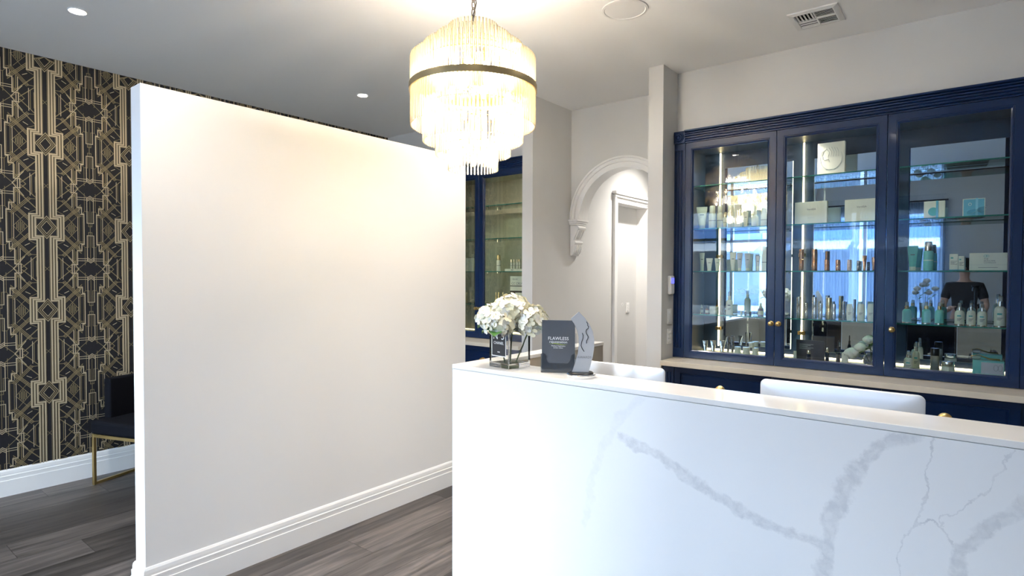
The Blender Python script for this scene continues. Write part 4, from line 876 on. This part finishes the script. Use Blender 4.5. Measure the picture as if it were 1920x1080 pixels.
            if c == 'ivory': MB().lathe([(0, 0), (0.026, 0), (0.026, 0.001), (0, 0.001)], (-0.005, 0, 0.04), 28, axis='-Y').build('emblem', m_tealink, t)
            else:
                MB().box(-r, -r+0.004, -0.0006, 0, 0, h).box(r-0.004, r, -0.0006, 0, 0, h).box(-r, r, -0.0006, 0, h-0.004, h).build('border', m_col['ivory'], t)
                MB().tube([(-0.018+0.007*math.cos(q*0.6), -0.0008, h*0.68+0.008*math.sin(q*0.6)) for q in range(12)], 0.0012, 6).build('emblem', m_col['ivory'], t)
            rb = MB().box(0.008, 0.02, -0.0014, 0, 0, h).box(0.008, 0.02, 0, dp, h, h+0.0014).build('ribbon', m_aqua if c == 'ivory' else M('pale_blue_ribbon', (0.3, 0.62, 0.75), 0.35), t)
            if c == 'aqua':
                for sgn in (-1, 1):
                    L = []
                    for q in range(13):
                        a = 2*PI*q/12; L.append([(0.014+sgn*(0.024-0.024*math.cos(a)), -0.006-zz, 0.035+0.012*math.sin(a)+0.006*(1-math.cos(a))*sgn) for zz in (0, 0.014)])
                    MB().loops(L, closed=False).build('bow_loop', rb.data.materials[0], rb, smooth=True)
                for sgn in (-1, 1): MB().loops([[(0.014+sgn*q*0.009, -0.004-zz-0.004*math.sin(q*2.0), 0.034-q*0.0075) for zz in (0, 0.012)] for q in range(4)], closed=False).build('bow_tail', rb.data.materials[0], rb, smooth=True)
        elif k == 'flatbox' and bay == 3:
            MB().box(-r*0.45, r-0.004, -0.0006, 0, 0.012, h-0.01).build('print_panel', m_col['lilac'], t); MB().box(-r*0.8, r, -0.0008, -0.0002, 0, 0.01).build('print_band', m_col['ivory'], t)
            for q in (0.035, 0.055): MB().tube([(q+0.01*math.sin(a*0.52), -0.001, h*0.55+0.018*math.cos(a*0.52)) for a in range(13)], 0.0007, 6).build('print_loop', m_ink, t)
        elif k == 'flatbox':
            MB().box(-0.03, 0.0, -0.0006, 0, h*0.35, h*0.65).build('print_line', m_ink, t)
# face roller resting on the low carton
t = thing('face_roller', 'face roller with white stone and gold handle on the low teal carton', 'roller', (0.05, 4.50, SH[5]+0.0905))
MB().lathe([(0, -0.022), (0.008, -0.02), (0.012, -0.01), (0.012, 0.01), (0.008, 0.02), (0, 0.022)], (-0.04, 0, 0.012), 16, axis='X').build('stone', m_cap, t, smooth=True)
MB().tube([(-0.062, 0, 0.012), (-0.066, 0, 0.02), (-0.03, 0, 0.03), (-0.01, 0, 0.02), (0.02, 0, 0.008), (0.07, 0, 0.006)], [0.0015, 0.0015, 0.002, 0.003, 0.005, 0.005], 8).build('handle', m_brass, t, smooth=True)

# white peonies in the bubble vase
def peony(name, loc, stem_to, rad, label, group, leaves=3, t=None):
    t = t or thing(name, label, 'flower', stem_to, group=group); c = Vector(loc)-Vector(stem_to)
    MB().tube([(0, 0, 0), (c*0.5+Vector((0.004, 0, 0))).to_tuple(), c.to_tuple()], 0.0025, 6).build('stem', m_stem, t, smooth=True)
    MB().lathe([(0, -0.75), (0.45, -0.6), (0.72, -0.1), (0.66, 0.35), (0.4, 0.66), (0, 0.76)], (0, 0, 0), 14).build('flower_core', m_pet[1], t, smooth=True, loc=c).scale = (rad*0.95, rad*0.95, rad*0.9)
    for ring, (n, tilt, s) in enumerate([(4, 0.0, 0.85), (5, 0.12, 0.95), (6, 0.3, 1.0)]):
        for q in range(n):
            L = []
            for i in range(6):
                u = i/5; wd = math.sin(PI*(0.12+0.72*u))*0.66*rad*s; z_ = rad*s*(1.25*u)*math.cos(tilt*u); x_ = rad*s*(0.78*math.sin(PI*(0.08+0.74*u))+u*math.sin(tilt)*0.5)
                L.append([(x_-0.25*wd*(v*v), v*wd, z_) for v in (-1, -0.4, 0.4, 1)])
            o = MB().loops(L, closed=False).build('petal', m_pet[1], t, smooth=True, loc=c-Vector((0, 0, rad*0.72))); o.rotation_euler = (0, 0, q*2*PI/n+ring*0.5)
    for q in range(leaves):
        a = q*2.2+1; L = []
        for i in range(6):
            u = i/5; wd = 0.25*rad*math.sin(PI*(0.05+0.9*u)); L.append([(0.02+u*rad*2.2, v*wd, 0.01*math.sin(u*3)-0.012*u) for v in (-1, 0, 1)])
        o = MB().loops(L, closed=False).build('leaf', m_leaf, t, smooth=True, loc=c*0.72); o.rotation_euler = (0, -0.4+0.3*(q % 2), a)
VZ = SH[5]
peony('white_peony', (-0.635, 4.42, VZ+0.085), (-0.55, 4.455, VZ+0.03), 0.05, 'low white peony leaning out of the bubble vase', 'peonies in the bubble vase')
peony('white_peony', (-0.585, 4.41, VZ+0.125), (-0.54, 4.45, VZ+0.03), 0.042, 'middle white peony above the bubble vase', 'peonies in the bubble vase', 4)
peony('white_peony', (-0.545, 4.46, VZ+0.175), (-0.53, 4.46, VZ+0.03), 0.04, 'topmost white peony above the bubble vase', 'peonies in the bubble vase', 5)

# ------------------------------------------------------------------ street outside the shopfront
m_asph = M('grey_paving', (0.22, 0.22, 0.23), 0.8, noise=0.2, nscale=4)
struct(MB().box(-16, 12, -14.2, YS-0.16, -0.16, -0.1).build('pavement', m_asph), 'grey pavement outside the shop', 'pavement')
m_fac = M('pale_facade', (0.25, 0.27, 0.3), 0.8, noise=0.05, nscale=1); m_dkgl = M('facade_glass', (0.03, 0.05, 0.08), 0.1); m_sign = M('blue_sign', (0.05, 0.12, 0.3), 0.5)
t = thing('street_building', 'pale shop building across the street', 'building', (0, -14, -0.1))
MB().box(-16, 12, -3, 0, 0, 4.1).build('wall', m_fac, t)
for i in range(9):
    x = -15+i*3
    f = MB().box(x, x+2.5, 0.0, 0.02, 0.5, 2.5).build('shop_window', m_dkgl, t); MB().box(x-0.06, x, 0.0, 0.06, 0.4, 2.6).build('mullion', m_trim, f)
    MB().box(x-0.1, x+2.6, 0.0, 0.08, 2.95, 3.6).build('sign_board', m_sign, t)
    a = MB().add([(x-0.1, 0, 2.9), (x+2.6, 0, 2.9), (x+2.6, 1.1, 2.6), (x-0.1, 1.1, 2.6), (x-0.1, 0, 2.86), (x+2.6, 0, 2.86), (x+2.6, 1.1, 2.55), (x-0.1, 1.1, 2.55)], [(0,1,2,3), (7,6,5,4), (2,3,7,6), (0,3,7,4), (1,2,6,5)]).build('awning', m_trim, t)

# ------------------------------------------------------------------ behind the camera, seen in the cabinet mirrors
t = thing('console_table', 'slim black console table by the curtained window', 'table', (-0.62, -1.55, 0))
MB().box(-0.35, 0.35, -0.14, 0.14, 0.83, 0.86).build('top', m_black, t, bevel=0.003)
for sx in (-0.33, 0.31):
    for sy in (-0.13, 0.11): MB().box(sx, sx+0.02, sy, sy+0.02, 0, 0.83).build('leg', m_cgold, t)
t = thing('flower_vase', 'tall clear vase on the console table', 'vase', (-0.62, -1.55, 0.8605))
MB().lathe([(0, 0), (0.05, 0), (0.045, 0.1), (0.06, 0.28), (0.056, 0.28), (0.041, 0.1), (0, 0.012)], (0, 0, 0), 24).build('glass', m_cap, t, smooth=True)
bq = thing('flower_bouquet', 'white lily bouquet in the tall vase on the console table', 'bouquet', (-0.62, -1.55, 0.9))
for i in range(7):
    a = i*2.4; r = 0.06+0.05*(i % 3)
    peony('lily', (-0.62+r*math.cos(a), -1.55+r*math.sin(a), 1.3+0.06*(i % 4)), (-0.62, -1.55, 0.9), 0.055, '', '', 5, bq)
t = thing('camera_tripod', 'black camera tripod below the viewpoint', 'tripod', (0, -0.02, 0))
MB().tube([(0, 0, 0.75), (0, 0, 1.38)], 0.016, 12).build('centre_column', m_black, t, smooth=True)
MB().lathe([(0, 0), (0.035, 0), (0.04, 0.02), (0.03, 0.05), (0.045, 0.06), (0.045, 0.075), (0, 0.075)], (0, 0, 1.36), 20).build('head', m_black, t, smooth=True)
for k in range(3):
    a = k*2*PI/3-0.5; MB().tube([(0.03*math.cos(a), 0.03*math.sin(a), 1.2), (0.42*math.cos(a), 0.42*math.sin(a), 0.01)], [0.017, 0.011], 10).build('leg', m_black, t, smooth=True)
# photographer
m_skin = M('skin', (0.5, 0.3, 0.22), 0.55); m_tee = M('black_cotton', (0.02, 0.02, 0.024), 0.8); m_jean = M('dark_denim', (0.03, 0.035, 0.05), 0.8); m_hair = M('dark_hair', (0.02, 0.015, 0.012), 0.5)
def skin(name, pts, edges, root, mat, parent, sub=2):
    me = bpy.data.meshes.new(name); me.from_pydata([p[:3] for p in pts], edges, []); me.materials.append(mat)
    o = bpy.data.objects.new(name, me); C.objects.link(o); o.parent = parent
    m = o.modifiers.new('skin', 'SKIN'); m.use_smooth_shade = True
    for v, p in zip(me.skin_vertices[0].data, pts): v.radius = (p[3], p[4] if len(p) > 4 else p[3])
    me.skin_vertices[0].data[root].use_root = True
    o.modifiers.new('sub', 'SUBSURF').levels = sub; o.modifiers['sub'].render_levels = sub
    return o
t = thing('person', 'person in a black t-shirt standing behind the tripod with both hands forward', 'person', (-0.12, -0.62, 0))
P_ = [(0,0,0.95,.13,.1), (0,0,1.15,.12,.09), (0,.02,1.36,.14,.1), (0,.03,1.48,.055), (0,.05,1.56,.055), (0,.06,1.66,.078,.095), (0,.05,1.74,.06,.07)]
E_ = [(0,1), (1,2), (2,3), (3,4), (4,5), (5,6)]
for sx in (-1, 1):
    n = len(P_)
    P_ += [(sx*.17,.02,1.41,.058), (sx*.23,.06,1.16,.045), (sx*.2,.27,1.08,.036), (sx*.15,.36,1.12,.026,.03), (sx*.13,.42,1.14,.022,.034)]
    E_ += [(2, n), (n, n+1), (n+1, n+2), (n+2, n+3), (n+3, n+4)]
    for f, (dx_, ln) in enumerate([(-.03, .06), (-.012, .072), (.008, .07), (.026, .055)]):
        m_ = len(P_); P_ += [(sx*(.13+dx_),.455,1.142,.0095), (sx*(.13+dx_),.455+ln*.5,1.14,.009), (sx*(.13+dx_),.455+ln*.8,1.118,.008)]; E_ += [(n+4, m_), (m_, m_+1), (m_+1, m_+2)]
    m_ = len(P_); P_ += [(sx*.10,.40,1.15,.011), (sx*.075,.435,1.152,.009)]; E_ += [(n+3, m_), (m_, m_+1)]
    l_ = len(P_); P_ += [(sx*.1,0,.86,.085), (sx*.11,.02,.48,.058), (sx*.11,0,.1,.04), (sx*.115,.12,.04,.038,.03), (sx*.12,.17,.035,.03,.025)]; E_ += [(0, l_), (l_, l_+1), (l_+1, l_+2), (l_+2, l_+3), (l_+3, l_+4)]
skin('body', P_, E_, 0, m_skin, t)
T_ = [(0,0,.9,.15,.115), (0,0,1.15,.14,.105), (0,.02,1.36,.155,.112), (0,.03,1.475,.068,.066), (-.17,.02,1.41,.07), (-.215,.05,1.22,.06), (.17,.02,1.41,.07), (.215,.05,1.22,.06)]
skin('t_shirt', T_, [(0,1), (1,2), (2,3), (2,4), (4,5), (2,6), (6,7)], 0, m_tee, t)
J_ = [(0,0,.97,.145,.115), (-.1,0,.86,.098), (-.11,.02,.48,.072), (-.11,0,.1,.058), (.1,0,.86,.098), (.11,.02,.48,.072), (.11,0,.1,.058)]
skin('trousers', J_, [(0,1), (1,2), (2,3), (0,4), (4,5), (5,6)], 0, m_jean, t)
MB().lathe([(0, .1), (.05, .095), (.085, .06), (.095, .0), (.092, -.06), (.08, -.09)], (0, 0.035, 1.70), 20, 0.9, 1.05).build('hair', m_hair, t, smooth=True)
for sx in (-1, 1): MB().lathe([(0, -.012), (.01, -.008), (.012, 0), (.01, .008), (0, .012)], (sx*.03, .148, 1.665), 10, axis='-Y').build('eye', m_black, t, smooth=True)
MB().tube([(0, .148, 1.672), (0, .166, 1.64), (0, .15, 1.632)], [.008, .014, .01], 8).build('nose', m_skin, t, smooth=True)
